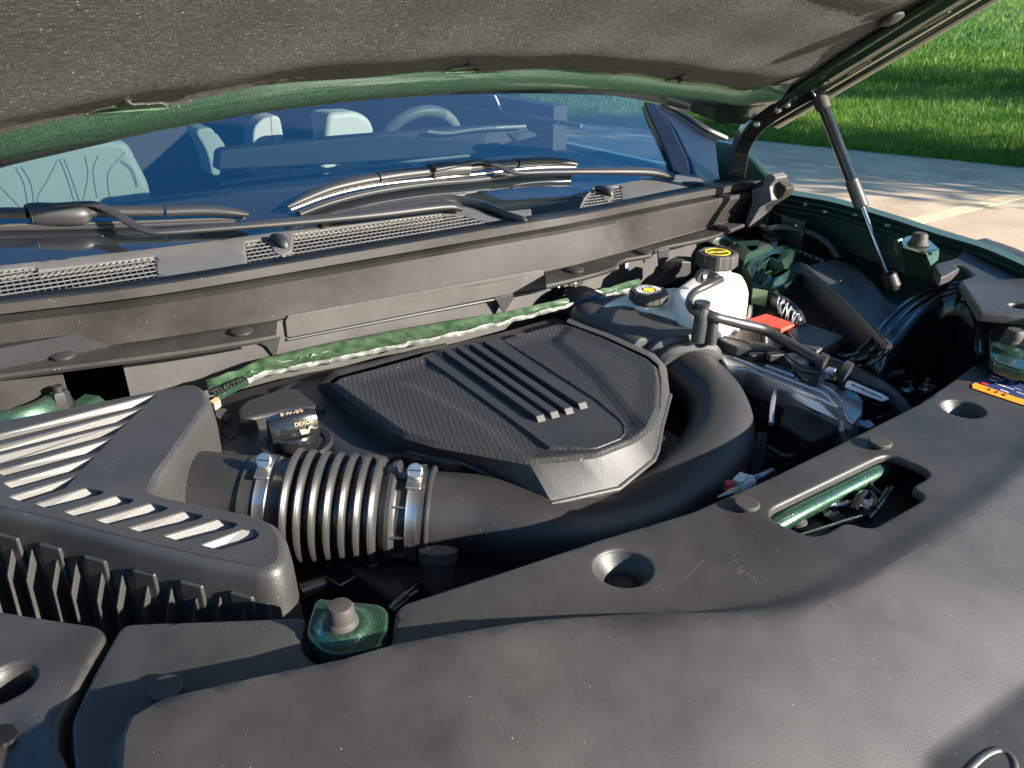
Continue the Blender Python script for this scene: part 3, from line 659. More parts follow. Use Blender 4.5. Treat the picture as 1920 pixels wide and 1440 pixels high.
mesh('support_block', *g_prism([onp(a, b, -.0) for a, b in [(1222, 515), (1228, 500), (1262, 482), (1278, 484), (1277, 505), (1268, 512), (1232, 516)]], nrm*.03), M['wiper'], chan, 'dark block under the channel by the reservoir', bevel=.003)
# right end of channel: seal block
ee = mesh('channel_end', *g_prism([X(a, b, 1.44) for a, b in [(1384, 402), (1408, 352), (1450, 333), (1462, 322), (1476, 324), (1480, 338), (1492, 350), (1484, 366), (1452, 386), (1428, 424), (1416, 420), (1420, 385), (1400, 400)]], (-.03, .0, 0)), M['cowl'], car, 'ragged foam and plastic end of the channel', bevel=.004)
mesh('end_foam', *g_prism([X(a, b, 1.43) for a, b in [(1432, 352), (1452, 345), (1458, 325), (1470, 322), (1478, 330), (1466, 345), (1470, 372), (1448, 384), (1424, 424), (1420, 410), (1432, 378)]], (-.04, .0, 0)), M['bracket'], ee, 'grey foam block', bevel=.003)

# ---- wipers
def blade(px, r, sq, name, mat, par_, lab=None, off=.028, sm=6): return mesh(name, *g_tube([G(a, b, off) for a, b in px], r, 14, sm, squash=sq), mat, par_, lab, ang=50)
wr = blade([(815, 318), (860, 309), (900, 302), (935, 312), (965, 323), (1025, 322), (1120, 321), (1215, 322), (1262, 332)], [.007, .008, .009, .009, .009, .010, .013, .016, .014], .55, 'wiper', M['wiper'], car, 'driver side wiper with a long curved blade', .045)
blade([(538, 388), (570, 372), (620, 352), (680, 338), (705, 334)], [.003, .010, .014, .016, .016], .6, 'blade_tip', M['wiper'], wr, 'inner end of the curved wiper blade')
blade([(708, 333), (740, 328), (780, 323), (812, 320)], .016, .6, 'blade_spoiler', M['wiper'], wr)
blade([(806, 322), (830, 318), (878, 316)], [.017, .018, .016], .9, 'blade_connector', M['wiper'], wr, 'boxy connector joining arm and blade')
blade([(878, 314), (920, 309), (965, 305)], .014, .6, 'blade_spoiler', M['wiper'], wr)
blade([(969, 305), (1020, 302), (1060, 304), (1082, 308)], [.015, .015, .013, .007], .6, 'blade_tip', M['wiper'], wr, 'outer end of the curved wiper blade')
blade([(560, 402), (620, 380), (700, 360), (800, 345), (900, 336), (1000, 322), (1075, 318)], .007, .8, 'rubber_strip', M['dark'], wr, 'thin black wiping rubber', .012)
blade([(545, 393), (620, 366), (700, 348), (800, 336), (900, 326), (1000, 315), (1078, 313)], .004, .8, 'blade_spring', M['steel'], wr, None, .019)
wl = blade([(100, 386), (150, 383), (180, 384), (215, 400), (255, 424), (285, 434), (315, 434), (400, 428), (560, 415), (700, 401), (830, 386), (866, 390)], [.008, .009, .009, .009, .009, .009, .010, .011, .014, .017, .017, .013], .5, 'wiper', M['wiper'], car, 'passenger side wiper lying level along the cowl', .045)
blade([(-90, 408), (0, 400), (50, 400)], .014, .6, 'blade_spoiler', M['wiper'], wl)
blade([(54, 402), (70, 400), (145, 402), (166, 398)], [.016, .018, .018, .012], .9, 'blade_connector', M['wiper'], wl, 'boxy connector joining arm and blade')
blade([(160, 398), (220, 396), (306, 396)], .014, .6, 'blade_spoiler', M['wiper'], wl)
blade([(311, 396), (380, 394), (430, 397), (466, 402)], [.014, .014, .012, .006], .6, 'blade_tip', M['wiper'], wl, 'inner end of the level wiper blade')
blade([(-90, 425), (0, 423), (200, 418), (460, 409)], .003, .8, 'blade_spring', M['stop'], wl, None, .012)
blade([(-90, 430), (0, 428), (200, 424), (440, 415)], .006, .8, 'rubber_strip', M['dark'], wl, 'thin black wiping rubber', .006)

# ---- cabin
def ZY(px, y): return [Y(a, b, y) for a, b in px]
D0 = [(x, 1.36-.02, 1.10) for x in (0,)]
dashb = mesh('dashboard', *g_loft([[V(x, 1.34, 1.09) for x in np.linspace(-.2, 1.5, 20)], [V(x, 1.6, 1.10) for x in np.linspace(-.2, 1.5, 20)], [V(x, 1.9, 1.105) for x in np.linspace(-.2, 1.5, 20)], [V(x, 2.0, 1.09) for x in np.linspace(-.2, 1.5, 20)], [V(x, 2.04, .8) for x in np.linspace(-.2, 1.5, 20)]]), M['soft'], car, 'dark dashboard top behind the windscreen', fixn=False)
sc = ZY([(408, 320), (411, 288), (418, 281), (640, 258), (860, 240), (985, 236), (1000, 250), (900, 290), (640, 308)], 1.95)
mesh('display_binnacle', *g_prism(sc, (0, .05, 0)), M['soft'], dashb, 'wide dark display housing on the dashboard', bevel=.008)
mesh('binnacle_lip', *g_tube([Y(a, b, 1.93) for a, b in [(800, 247), (840, 250), (900, 242), (985, 237)]], .005, 8), M['wheel'], dashb)
for k in range(11):
    a = 520+k*26; mesh('defroster_vane', *g_box(Y(a, 322-k*1.6, 1.62), (.03, .012, .004), .25), M['bracket'], dashb)
mesh('defroster_edge', *g_tube([Y(a, b, 1.60) for a, b in [(415, 345), (480, 335), (640, 318), (780, 302), (880, 292)]], .004, 8), M['bracket'], dashb)
mesh('side_vent', *g_prism(ZY([(955, 252), (1000, 247), (1010, 256), (968, 266)], 1.85), (0, .02, 0)), M['soft'], dashb, bevel=.003)
# steering wheel
wc = Y(785, 275, 2.15); rr = np.linalg.norm(Y(785, 205, 2.15)-wc)
rw = 85/70*rr
pts = [wc+V(math.cos(a)*rw, -math.sin(a)*.05, math.sin(a)*rr) for a in np.linspace(0, 2*math.pi, 49)[:-1]]
vs, fs = [], []
for i, p in enumerate(pts):
    t = pts[(i+1) % 48]-pts[i-1]; t /= np.linalg.norm(t); s = np.cross(t, (0, 1, 0)); s /= np.linalg.norm(s); u = np.cross(s, t)
    for k in range(12): vs.append(p+.017*(math.cos(k*math.pi/6)*s+math.sin(k*math.pi/6)*u))
for i in range(48):
    for k in range(12): fs.append((i*12+k, i*12+(k+1) % 12, ((i+1) % 48)*12+(k+1) % 12, ((i+1) % 48)*12+k))
sw = mesh('steering_wheel', vs, fs, M['wheel'], car, 'greyish steering wheel behind the windscreen')
mesh('hub', *g_lathe([(.07, 0), (.075, .02), (.05, .04)], wc+V(0, -.03, -.03), (0, 1, -.2)), M['soft'], sw)
def seat(px, y, nm, lab, lines=(), head=None):
    P = rnd([(p[0], p[2]) for p in ZY(px, y)], .03, 5); P = [V(a, y, b) for a, b in P]
    s = mesh(nm, *g_prism(P, (0, .12, 0)), M['leather'], car, lab, bevel=.02)
    for ln in lines: mesh('stitch_line', *g_tube([Y(a, b, y-.001) for a, b in ln], .0013, 6), M['seam'], s)
    return s
seat([(-120, 420), (-120, 300), (60, 290), (120, 270), (200, 262), (240, 266), (262, 310), (284, 352), (284, 420)], 2.35, 'front_seat', 'pale quilted leather passenger seat', [
    [(30, 315), (45, 345), (55, 400)], [(40, 312), (58, 345), (66, 400)], [(108, 300), (88, 340), (70, 375), (90, 400)], [(112, 298), (125, 330), (140, 380)], [(120, 297), (133, 330), (150, 380)],
    [(160, 292), (165, 330), (155, 380)], [(185, 290), (175, 320), (182, 370)], [(234, 285), (205, 320), (203, 352), (210, 380)], [(225, 302), (245, 320), (256, 350)], [(228, 300), (248, 318), (259, 350)], [(0, 350), (20, 370), (50, 400)]])
seat([(362, 243), (398, 238), (410, 262), (414, 330), (397, 330), (388, 285)], 2.5, 'centre_armrest', 'pale leather edge between the front seats')
seat([(403, 245), (425, 276), (412, 290), (404, 270)], 2.55, 'centre_armrest', 'small pale leather wedge between the front seats')
seat([(470, 330), (475, 240), (492, 222), (525, 214), (545, 330)], 3.1, 'rear_headrest', 'pale rear headrest seen between the front seats', [[(508, 218), (514, 300)]])
seat([(600, 212), (642, 208), (642, 300), (613, 300)], 3.0, 'rear_headrest', 'pale narrow panel of the rear seat', [[(601, 216), (640, 213)]])
seat([(600, 330), (615, 212), (668, 208), (694, 222), (704, 245), (690, 330)], 2.75, 'driver_headrest', 'pale rounded driver headrest beside the steering wheel')
seat([(790, 216), (806, 217), (812, 220), (800, 245), (794, 243)], 3.0, 'belt_guide', 'small pale seat piece seen through the wheel')
seat([(820, 178), (838, 178), (848, 202), (828, 198)], 3.0, 'door_trim', 'pale door trim at the back of the cabin')
# driver's door with its window and pale trim line; headliner and shell close the cabin
cab = mesh('cabin_shell', *join(g_box((-.28, 2.9, .95), (.05, 2.9, .5)), g_box((1.5, 3.15, .95), (.05, 2.4, .55)), g_box((.6, 4.5, 1.15), (1.9, .05, .9)), g_box((.6, 3, .6), (1.9, 3.2, .05)), g_box((.6, 3.6, 1.72), (1.6, 2.6, .04))), M['soft'], car, 'dark cabin floor, doors and roof')
mesh('door_cap', *g_tube([X(a, b, 1.44) for a, b in [(850, 200), (950, 213), (1040, 228), (1090, 236)]], [.004, .006, .007, .005], 8), M['wheel'], cab)
mesh('window_post', *g_tube([X(a, b, 1.45) for a, b in [(928, 180), (940, 208)]], .004, 8), M['label'], cab)
for x_, y_ in ((1.44, 3.9), (-.26, 2.55), (-.24, 3.6)):
    mesh('roof_post', *g_tube([V(x_, y_, 1.15), V(x_-.12*np.sign(x_-.6), y_+.1, 1.7)], .04, 8), M['dark'], cab)

# ---- strut towers and green inner wings
def tower(c, r, lab):
    t = mesh('strut_tower', *g_lathe([(r*1.5, -.07), (r*1.25, -.05), (r*1.12, -.02), (r*1.04, -.004), (r*.96, 0), (r*.78, -.001), (r*.74, -.006), (r*.72, -.025)], c, (0, 0, 1), 40, capa=False), M['green'], car, lab)
    mesh('tower_ring', *g_lathe([(r*.55, -.02), (r*.6, -.012), (r*.70, -.012), (r*.72, -.02)], c, (0, 0, 1), 32), M['stop'], t); return t
tl = tower(Z(20, 738, 1.022), .062, 'green strut tower dome behind the air filter box')
bolt = lambda c, par_, r=.011, h=.012, ax=(0, 0, 1), m='wiper': mesh('nut', *join(g_lathe([(r*1.35, 0), (r*1.35, .002)], c, ax, 18), g_lathe([(r, .002), (r, h*.8), (r*.8, h)], c, ax, 6), g_lathe([(r*.5, h), (r*.5, h*1.3)], c, ax, 12)), M[m], par_)
bolt(Z(118, 765, 1.0), tl, .013, .026)
mesh('wing_floor', *g_loft([[Z(a, b, z) for a, b in q] for q, z in (([(-60, 700), (80, 710), (130, 735), (185, 742)], 1.0), ([(-60, 800), (70, 790), (140, 770), (200, 755)], .985), ([(-60, 840), (70, 820), (160, 800), (210, 780)], .95))]), M['green'], car, 'green metal around the passenger strut tower', solid=.004)
tr = tower(Z(1364, 452, 1.035), .048, 'green strut tower dome behind the brake reservoir')
# green seam with sealant and foil edge
S = lambda pts, z, n=50: [V(*p) for p in resamp(ZS(pts, z), n)]
u1 = S([(385, 716), (445, 698), (490, 675), (620, 645), (740, 622), (840, 604), (950, 588), (1090, 556), (1150, 540), (1200, 524)], 1.018)
u2 = S([(393, 738), (470, 713), (500, 702), (640, 673), (740, 652), (840, 632), (950, 605), (1090, 568), (1150, 553), (1200, 540)], 1.014)
def wob(rw, a, seed, ax=2):
    r_ = np.random.default_rng(seed); ph = r_.uniform(0, 9, 3); return [p+V(0, a*math.sin(i*1.7+ph[0])*r_.uniform(.3, 1), a*.7*math.sin(i*2.9+ph[1])) for i, p in enumerate(rw)]
u2 = [a*.28+b*.72 for a, b in zip(u1, u2)]
mid1 = [(a*.7+b*.3)+V(0, 0, .004) for a, b in zip(u1, u2)]; mid2 = [(a*.35+b*.65)+V(0, 0, -.001) for a, b in zip(u1, u2)]
seam = mesh('sealed_seam', *g_loft([u1, wob(mid1, .0015, 1), wob([(a*.5+b*.5)+V(0, 0, .001) for a, b in zip(u1, u2)], .001, 2), wob(mid2, .0015, 3), u2, [p+V(0, .004, -.006) for p in u2]]), M['greendull'], car, 'green painted seam with ragged sealer at the bulkhead', fixn=False, solid=.003, ang=50)
rq = np.random.default_rng(11)
for k in range(17):
    i = int(rq.integers(2, 46)); p = u1[i]*.5+u2[i]*.5+V(0, rq.uniform(-.012, .012), .002); d = (u1[i+2]-u1[i])*rq.uniform(.3, 1.1)
    mesh('sealer_ridge', *g_tube([p-d*.5+V(0, rq.uniform(-.003, .003), -.001), p+V(0, rq.uniform(-.004, .004), .0005), p+d*.5+V(0, rq.uniform(-.004, .004), -.001)], [.0006, rq.uniform(.001, .0022), .0006], 6), M['greendull'], seam)
fo = ([p+V(.0, .001+.0012*math.sin(p[0]*90), .001) for p in S([(393, 738), (470, 713), (500, 702), (640, 673), (740, 652), (840, 632), (950, 605), (1090, 568), (1150, 553), (1200, 540)], 1.014, 220)])
fz = [p+V(0, .001+.0018*math.sin(i*.31)+.001*math.sin(i*.9), .0025) for i, p in enumerate(fo)]; fy = [p+V(0, -.0025-.002*math.sin(i*.23+1)*math.sin(i*.71), -.003) for i, p in enumerate(fo)]
mesh('foil_fold', *g_loft([fz, [(a+b)/2+V(0, 0, .002+.0008*math.sin(i*.37)) for i, (a, b) in enumerate(zip(fz, fo))], fy]), M['foil'], car, 'crinkled bright foil edging along the seam', ang=80, solid=.001)
# stamped identification strip
mesh('number_pad', *g_prism(ZS([(398, 730), (455, 704), (466, 712), (408, 743)], 1.022), (0, 0, -.008)), M['green'], seam, 'green pad with stamped number', bevel=.001)
a_, b_ = Z(388, 744, 1.0235), Z(470, 711, 1.0235)
text('stamped_number', 'YJ145770', (a_+b_)/2+V(.0, .004, .0), b_-a_, (0, .9, .4), .0135, M['stop'], seam)
mesh('clip', *g_prism(ZS([(392, 752), (408, 741), (413, 750), (402, 758)], 1.02), (0, 0, -.01)), M['gold'], seam, bevel=.001)
# dark shelf of the engine behind and beside the cover
mesh('engine_shelf', *g_prism(ZS([(400, 745), (560, 700), (880, 640), (1190, 548), (1290, 570), (1200, 640), (700, 700), (520, 760), (430, 830), (400, 800)], .985), (0, 0, -.05)), M['dark'], car, 'dark engine top behind the cover', bevel=.006)

# ---- engine cover
ZC = 1.03
def c2(px, py, z=ZC): return tuple(Z(px, py, z)[:2])
raised = [(618, 716), (634, 704), (700, 687), (790, 662), (840, 650), (940, 632), (1040, 604), (1062, 604), (1135, 631), (1215, 668), (1234, 684), (1240, 715), (1238, 765), (1222, 800), (1192, 822), (1120, 850), (993, 863), (813, 830), (756, 813), (735, 800)]
chanp = [(790, 662), (1022, 829), (1030, 833), (1110, 836), (1120, 835), (1164, 818), (1172, 808), (1172, 795), (1164, 783), (1120, 747), (935, 628), (860, 642)]
rw_, cw_ = np.array([c2(a, b) for a, b in raised]), np.array([c2(a, b) for a, b in chanp])
cl1 = [c2(a, b) for a, b in [(640, 722), (740, 717), (760, 722), (850, 770), (900, 800), (985, 862)]]
cl2 = [c2(a, b) for a, b in [(1085, 607), (1058, 630), (1060, 640), (1130, 700), (1190, 770), (1222, 795)]]
def cover_z(x, y):
    P = np.stack([x, y], 1); d, _ = dist(P, rw_, True); i = inside(P, rw_); sd = np.where(i, d, -d)
    dc, _ = dist(P, cw_, True); ic = inside(P, cw_); sc_ = np.where(ic, dc, -dc)
    z = ZC-.007*(1-sstep(-.001, .007, sd))+.007*np.sin(np.clip(sd/.1, 0, 1)*1.57)
    for cl, s_ in ((cl1, -1), (cl2, 1)):
        dd, sg = dist(P, cl); z = z-.006*np.where(sg*s_ > 0, 0, 1)*sstep(0, .02, dd)*(sd > 0)*(sc_ < 0)*np.clip(sd/.03, 0, 1)
    s = sstep(-.004, .003, sc_); return z*(1-s)+(ZC-.005)*s
base_o = [(520, 762), (612, 715), (632, 694), (700, 676), (840, 641), (940, 622), (1040, 594), (1072, 597), (1140, 622), (1220, 660), (1242, 680), (1248, 715), (1246, 770), (1232, 810), (1196, 832), (1122, 862), (990, 875), (800, 842), (746, 846), (640, 850), (595, 842), (560, 800)]
cover = sheet('engine_cover', rnd([c2(a, b, ZC-.02 if 0 else ZC) for a, b in raised], .004, 3), cover_z, M['carbon'], car, res=.009, rim=0, fil=0, ang=24,
    extra=[offline(rw_, s, True)+[offline(rw_, s, True)[0]] for s in (.002, .0045, .007, -.002, -.0045, -.007)]+[offline(cw_, s, True)+[offline(cw_, s, True)[0]] for s in (.004, .0005, -.003, -.0005)]+[cl1, cl2, offline(cl1, .02), offline(cl1, -.02), offline(cl2, .02), offline(cl2, -.02)], holes=[], label='black engine cover with woven pattern panels and four bars')
chan_pl = sheet('centre_channel', rnd([tuple(p) for p in cw_], .004), lambda x, y: ZC-.004+0*x, M['duct'], cover, res=.02, rim=.0, label='plain black channel down the middle of the cover')
bars = [((829, 656), (843, 653), (1020, 776), (1004, 780)), ((854, 650), (868, 648), (1046, 769), (1030, 773)), ((880, 644), (893, 641), (1073, 762), (1057, 766)), ((905, 639), (919, 636), (1099, 752), (1083, 756))]
for b in bars:
    q = [Z(x, y, ZC+.003) for x, y in b]; ax = (q[3]+q[2])/2-(q[0]+q[1])/2; ax /= np.linalg.norm(ax)
    tp = [q[0], q[1], q[2]-ax*.0, q[3]-ax*.0]
    bt = [p+V(0, 0, -.012) for p in q]; bt[2] = bt[2]+ax*.010; bt[3] = bt[3]+ax*.010
    vs, fs = g_prism(tp, (0, 0, -.001)); vs[4:] = bt
    ob = mesh('accent_bar', vs, fs, M['duct'], cover, bevel=.0012)
    e = [q[3]+ax*.0005, q[2]+ax*.0005, bt[2]*.95+q[2]*.05+ax*.0005, bt[3]*.95+q[3]*.05+ax*.0005]
    cpl = (e[0]+e[1]+e[2]+e[3])/4
# skirt of the cover: wall dropping from the raised panel, following round the front
wt = [(840, 650), (790, 662), (700, 687), (634, 704), (618, 716), (735, 800), (756, 813), (813, 830), (993, 863), (1120, 850), (1192, 822), (1222, 800), (1238, 765), (1240, 715), (1234, 684), (1215, 668), (1135, 631), (1062, 604)]
wm = [(839, 649), (789, 660), (698, 685), (632, 702), (615, 717), (736, 804), (757, 817), (813, 836), (993, 869), (1122, 856), (1196, 827), (1227, 804), (1243, 767), (1244, 715), (1238, 681), (1218, 664), (1137, 626), (1065, 599)]
wb = [(836, 643), (784, 653), (694, 678), (625, 694), (596, 722), (730, 828), (760, 846), (870, 868), (1035, 943), (1160, 915), (1225, 862), (1232, 845), (1240, 800), (1256, 740), (1250, 690), (1232, 664), (1150, 622), (1075, 595)]
def trow(pts, z, n=60):
    return [V(*p) for p in resamp(np.array([Z(a, b, z) for a, b in pts]), n)]
t0 = trow(wt, ZC-.018, 60)
Tt = np.array([Z(a, b, ZC-.019) for a, b in wt]); 
def rowz(pts, zs):
    return np.array([Z(a, b, z) for (a, b), z in zip(pts, zs)])
R1 = rowz(wt, [ZC-.0055]*18); R2 = rowz(wm, [ZC-.0075]*18); R3 = rowz(wb, [1.0, 1.0, 1.0, 1.0, .999, .999, .996, .992]+[.990]*10)
def rs(R, n=70):  # same parameter for every row so facets line up
    out = []
    for k in range(len(R)-1):
        for t in np.arange(0, 1, 1/6): out.append(R[k]*(1-t)+R[k+1]*t)
    return out+[R[-1]]
wall = mesh('cover_wall', *g_loft([rs(R1), rs(R2), rs(R3*.97+R2*.03), rs(R3), [p+V(0, 0, -.006) for p in rs(R3)]]), M['box'], cover, 'grained wall down the front of the engine cover', fixn=False, ang=22)
lip = [p for p in R3[1:6]]
mesh('cover_lip', *g_tube([p+V(0, -.001, 0) for p in R3[6:14]], .003, 8, sm=0), M['box'], cover)
# lower left apron with the oil filler
ap = [(400, 752), (520, 724), (560, 712), (612, 712), (632, 694), (700, 676), (940, 622), (1040, 594), (1066, 603), (1040, 612), (640, 705), (622, 718), (735, 803), (757, 818), (870, 845), (868, 868), (745, 850), (640, 862), (600, 848), (430, 846), (408, 830)]
apron = sheet('cover_apron', rnd([c2(a, b, .995) for a, b in ap], .006), lambda x, y: .995+0*x-.012*sstep(.0, .03, -(x-.31)), M['duct'], cover, res=.015, rim=.02, fil=.005, label='black apron of the engine cover round the oil filler')
mesh('apron_step', *g_prism(ZS([(445, 765), (460, 750), (530, 726), (580, 728), (612, 760), (540, 768), (480, 780), (450, 790)], 1.004), .97), M['duct'], cover, 'raised dark block beside the oil cap', bevel=.006)
pc = Z(556, 838, 1.0)
mesh('filler_well', *g_lathe([(.047, 0), (.043, .004), (.036, .002), (.034, -.012)], Z(556, 832, .995), (0, 0, 1), 32), M['dark'], cover)
oc = Z(552, 818, 1.008)
cap = mesh('oil_cap', *g_lathe([(.026, -.012), (.028, -.008), (.0285, .004), (.026, .008)], oc, (0, 0, 1), 36), M['gloss'], car, 'twist grip oil filler cap with a tan oil can mark')
xd = Z(590, 795, 1.03)-Z(515, 812, 1.03); xd /= np.linalg.norm(xd); yd = np.cross((0, 0, 1), xd)
gr = []
for t in np.linspace(-1, 1, 9):
    c_ = oc+xd*.030*t; h = .034*(1-.12*t*t); wv = .014*(1-.25*t*t)+.0
    gr.append([c_-yd*(wv+.003)+V(0, 0, .004), c_-yd*wv+V(0, 0, h*.8), c_-yd*wv*.6+V(0, 0, h), c_+yd*wv*.6+V(0, 0, h), c_+yd*wv+V(0, 0, h*.8), c_+yd*(wv+.003)+V(0, 0, .004)])
vs, fs = g_loft(gr); n6 = len(gr); fs += [tuple(range(6))[::-1], tuple(range((n6-1)*6, n6*6))]
mesh('grip', vs, fs, M['gloss'], cap, 'raised grip of the oil cap', bevel=.002)
fc = oc-yd*.0175+V(0, 0, .015)
can = [(-.4, -.25), (.35, -.25), (.62, .1), (.85, .12), (.85, .22), (.5, .22), (.25, -.02), (.1, .12), (-.5, .12), (-.5, -.02), (-.4, -.1)]
nn_ = V(*(-yd))*.9+V(0, 0, .2); uu = V(0, 0, 1)*.97+yd*.15
mesh('oil_can_mark', *g_prism([fc+xd*(.010+a*.012)+uu*b*.018-yd*.001 for a, b in can], -yd*.0006), M['gold'], cap)
text('cap_lettering', 'DEXOS', fc+xd*.010+uu*.010-yd*.0015, xd, uu, .007, M['gold'], cap)
text('cap_lettering', '5W-30', oc+V(0, 0, .0345)-yd*.002, xd, yd, .010, M['gold'], cap)

# ---- air filter box
ZB = 1.05
def b2_(px, py, z=ZB): return tuple(Z(px, py, z)[:2])
bo = [(-120, 822), (0, 791), (345, 723), (362, 722), (376, 733), (384, 755), (330, 830), (286, 890), (272, 925), (300, 934), (467, 968), (505, 984), (522, 1010), (522, 1045), (512, 1060), (490, 1062), (390, 1043), (250, 1010), (100, 970), (0, 948), (-120, 920)]
slots = [[(-80, 833), (298, 736), (273, 759), (-80, 846)], [(-80, 855), (272, 763), (245, 786), (7, 846), (-80, 867)], [(-20, 858), (243, 791), (213, 815), (10, 869), (-20, 874)],
 [(-10, 883), (213, 820), (187, 846), (10, 893)], [(5, 905), (182, 853), (155, 880), (25, 917)], [(15, 931), (148, 889), (122, 916), (42, 941)],
 [(65, 944), (160, 913), (197, 922), (187, 928), (88, 953)], [(119, 959), (217, 928), (253, 937), (245, 943), (145, 969)], [(178, 974), (282, 942), (317, 952), (308, 958), (207, 984)],
 [(240, 989), (345, 957), (382, 967), (372, 974), (268, 999)], [(305, 1004), (408, 972), (447, 982), (437, 990), (338, 1015)], [(375, 1021), (455, 991), (478, 992), (487, 1002), (478, 1011), (412, 1031)]]
depth = [[0, 0, 1, 1], [0, 0, 1, 1, 1], [0, 0, 1, 1, .6], [0, 0, 1, 1], [0, 0, 1, 1], [0, 0, 1, 1]]+[[0, 0, .6, 1, 1]]*5+[[0, 0, .1, .6, 1, 1]]
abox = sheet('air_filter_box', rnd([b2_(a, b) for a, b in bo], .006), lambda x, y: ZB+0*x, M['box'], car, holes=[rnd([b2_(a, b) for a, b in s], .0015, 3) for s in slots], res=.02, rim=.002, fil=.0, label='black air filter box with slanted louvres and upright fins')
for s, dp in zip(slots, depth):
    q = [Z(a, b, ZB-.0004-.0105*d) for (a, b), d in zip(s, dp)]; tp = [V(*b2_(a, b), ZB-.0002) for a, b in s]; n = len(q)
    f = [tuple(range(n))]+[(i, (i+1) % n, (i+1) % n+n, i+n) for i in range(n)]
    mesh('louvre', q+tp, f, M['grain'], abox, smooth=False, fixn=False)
# rounded shoulder and walls following the outline
ob = rnd([b2_(a, b) for a, b in bo], .006); nb = len(ob); ob = [np.array(p) for p in ob]
nrm2 = []
for i in range(nb):
    t = ob[(i+1) % nb]-ob[i-1]; t /= max(np.linalg.norm(t), 1e-9); nrm2.append(np.array([t[1], -t[0]]))
ar = sum(ob[i][0]*ob[(i+1) % nb][1]-ob[(i+1) % nb][0]*ob[i][1] for i in range(nb))
sg_ = 1 if ar > 0 else -1
ring = lambda o, z: [V(*(p+n_*sg_*o), z) for p, n_ in zip(ob, nrm2)]
mesh('box_wall', *g_loft([ring(0, ZB-.001), ring(.003, ZB-.0018), ring(.006, ZB-.005), ring(.008, ZB-.010), ring(.010, ZB-.03), ring(.013, .93), ring(.014, .86)], close=True), M['box'], abox, 'rounded side walls of the air filter box', fixn=False, ang=50)
# raised ribs and fins on the front wall
fl = resamp([Z(a, b, ZB)[:2] for a, b in [(-120, 920), (0, 948), (100, 970), (250, 1010), (390, 1043), (490, 1062), (515, 1066)]], 200)
def wallpt(px): # point of the wall's top line seen at this column
    return min(range(200), key=lambda i: abs(pj(V(*fl[i], ZB))[0]-px))
def pj(v): v = v-C0; k = v@FW; return 960+FPX*(v@RT)/k, 720-FPX*(v@UP)/k
wd = fl[150]-fl[60]; wd /= np.linalg.norm(wd); wn = np.array([wd[1], -wd[0]]); wn = wn if wn[1] < 0 else -wn
wd3, wn3 = V(*wd, 0), V(*wn, 0)
for a in (-30, 22, 102, 187, 277, 368, 460):
    p = V(*fl[wallpt(a)], 0)+wn3*.010; w2 = .0135*(1-.02*a/100)
    tp = [p-wd3*w2, p+wd3*w2, p+wd3*w2+wn3*.0045, p-wd3*w2+wn3*.0045]
    mesh('wall_rib', *g_prism([V(q[0], q[1], ZB-.024) for q in tp], .90), M['box'], abox, bevel=.003)
for a, tpz in ((23, .0), (60, .0), (107, .0), (144, .0), (192, 0), (232, 0), (281, 0), (322, 0), (371, 0), (415, 0), (465, 0), (508, 0), (-14, 0)):
    p = V(*fl[wallpt(a+2)], 0)+wn3*.011; zt = ZB-.032
    prof_ = [p+V(0, 0, zt), p+wn3*.016+V(0, 0, zt-.030), p+wn3*.022+V(0, 0, .88), p+V(0, 0, .88)]
    mesh('fin', *g_prism([q-wd3*.0011 for q in prof_], wd3*.0022), M['box'], abox, bevel=.0006)
# right-hand cheek of the lid and the outlet
ck = [(384, 755), (398, 762), (406, 850), (300, 934), (272, 925), (286, 890), (330, 830)]
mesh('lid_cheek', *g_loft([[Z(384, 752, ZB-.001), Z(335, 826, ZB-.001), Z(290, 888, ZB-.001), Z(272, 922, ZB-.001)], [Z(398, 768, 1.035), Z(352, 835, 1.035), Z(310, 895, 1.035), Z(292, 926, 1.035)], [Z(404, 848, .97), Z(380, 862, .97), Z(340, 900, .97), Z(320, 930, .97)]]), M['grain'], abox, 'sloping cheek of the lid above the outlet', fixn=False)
AX = [Z(318, 920, .968), Z(400, 930, .968), Z(500, 942, .968)]
mesh('outlet_pipe', *g_tube(AX, [.052, .0525, .053], 40), M['duct'], abox, 'round outlet pipe of the air filter box')
mesh('outlet_collar', *g_lathe([(.064, -.03), (.062, -.006), (.055, .008), (.052, .016)], AX[0]+(AX[1]-AX[0])*.05, AX[1]-AX[0], 40), M['box'], abox)
# ---- bellows hose and clamps
BA, BB = Z(497, 942, .968), Z(792, 962, .958)
ax = (BB-BA)/np.linalg.norm(BB-BA); LB = np.linalg.norm(BB-BA)
def on(px): # distance along the axis seen at this column
    s = np.linspace(-.1, LB+.1, 400); c = [pj(BA+ax*t)[0] for t in s]; return float(np.interp(px, c, s))
cols = [560, 584, 610, 636, 662, 688, 713]
h0 = on(487); prof = [(.050, h0-.010), (.0545, h0-.009), (.0545, h0-.004), (.054, h0+.016), (.0555, h0+.019), (.0555, h0+.022), (.053, h0+.025), (.053, on(545))]
for i, c_ in enumerate(cols):
    s = on(c_); R_ = .0665-.0004*i
    prof += [(.054, s-.0062), (R_-.002, s-.0046), (R_, s-.0036), (R_+.0003, s-.0024), (R_-.0001, s-.0014), (R_-.0004, s-.0011), (R_-.0002, s-.0008), (R_-.0010, s+.0008), (R_-.0026, s+.0024), (R_-.005, s+.0040), (.054, s+.0060)]
prof += [(.056, on(728)), (.0600, on(736)), (.0605, on(744)), (.055, on(748)), (.053, on(752))]
hose = mesh('bellows_hose', *g_lathe(prof, BA, ax, 64), M['rubber'], car, 'ribbed black rubber bellows between the two clamps', ang=32)
tail = [(.052, on(752)), (.0525, on(776)), (.0545, on(778)), (.0545, on(806)), (.0565, on(807)), (.0565, on(811)), (.053, on(813))]
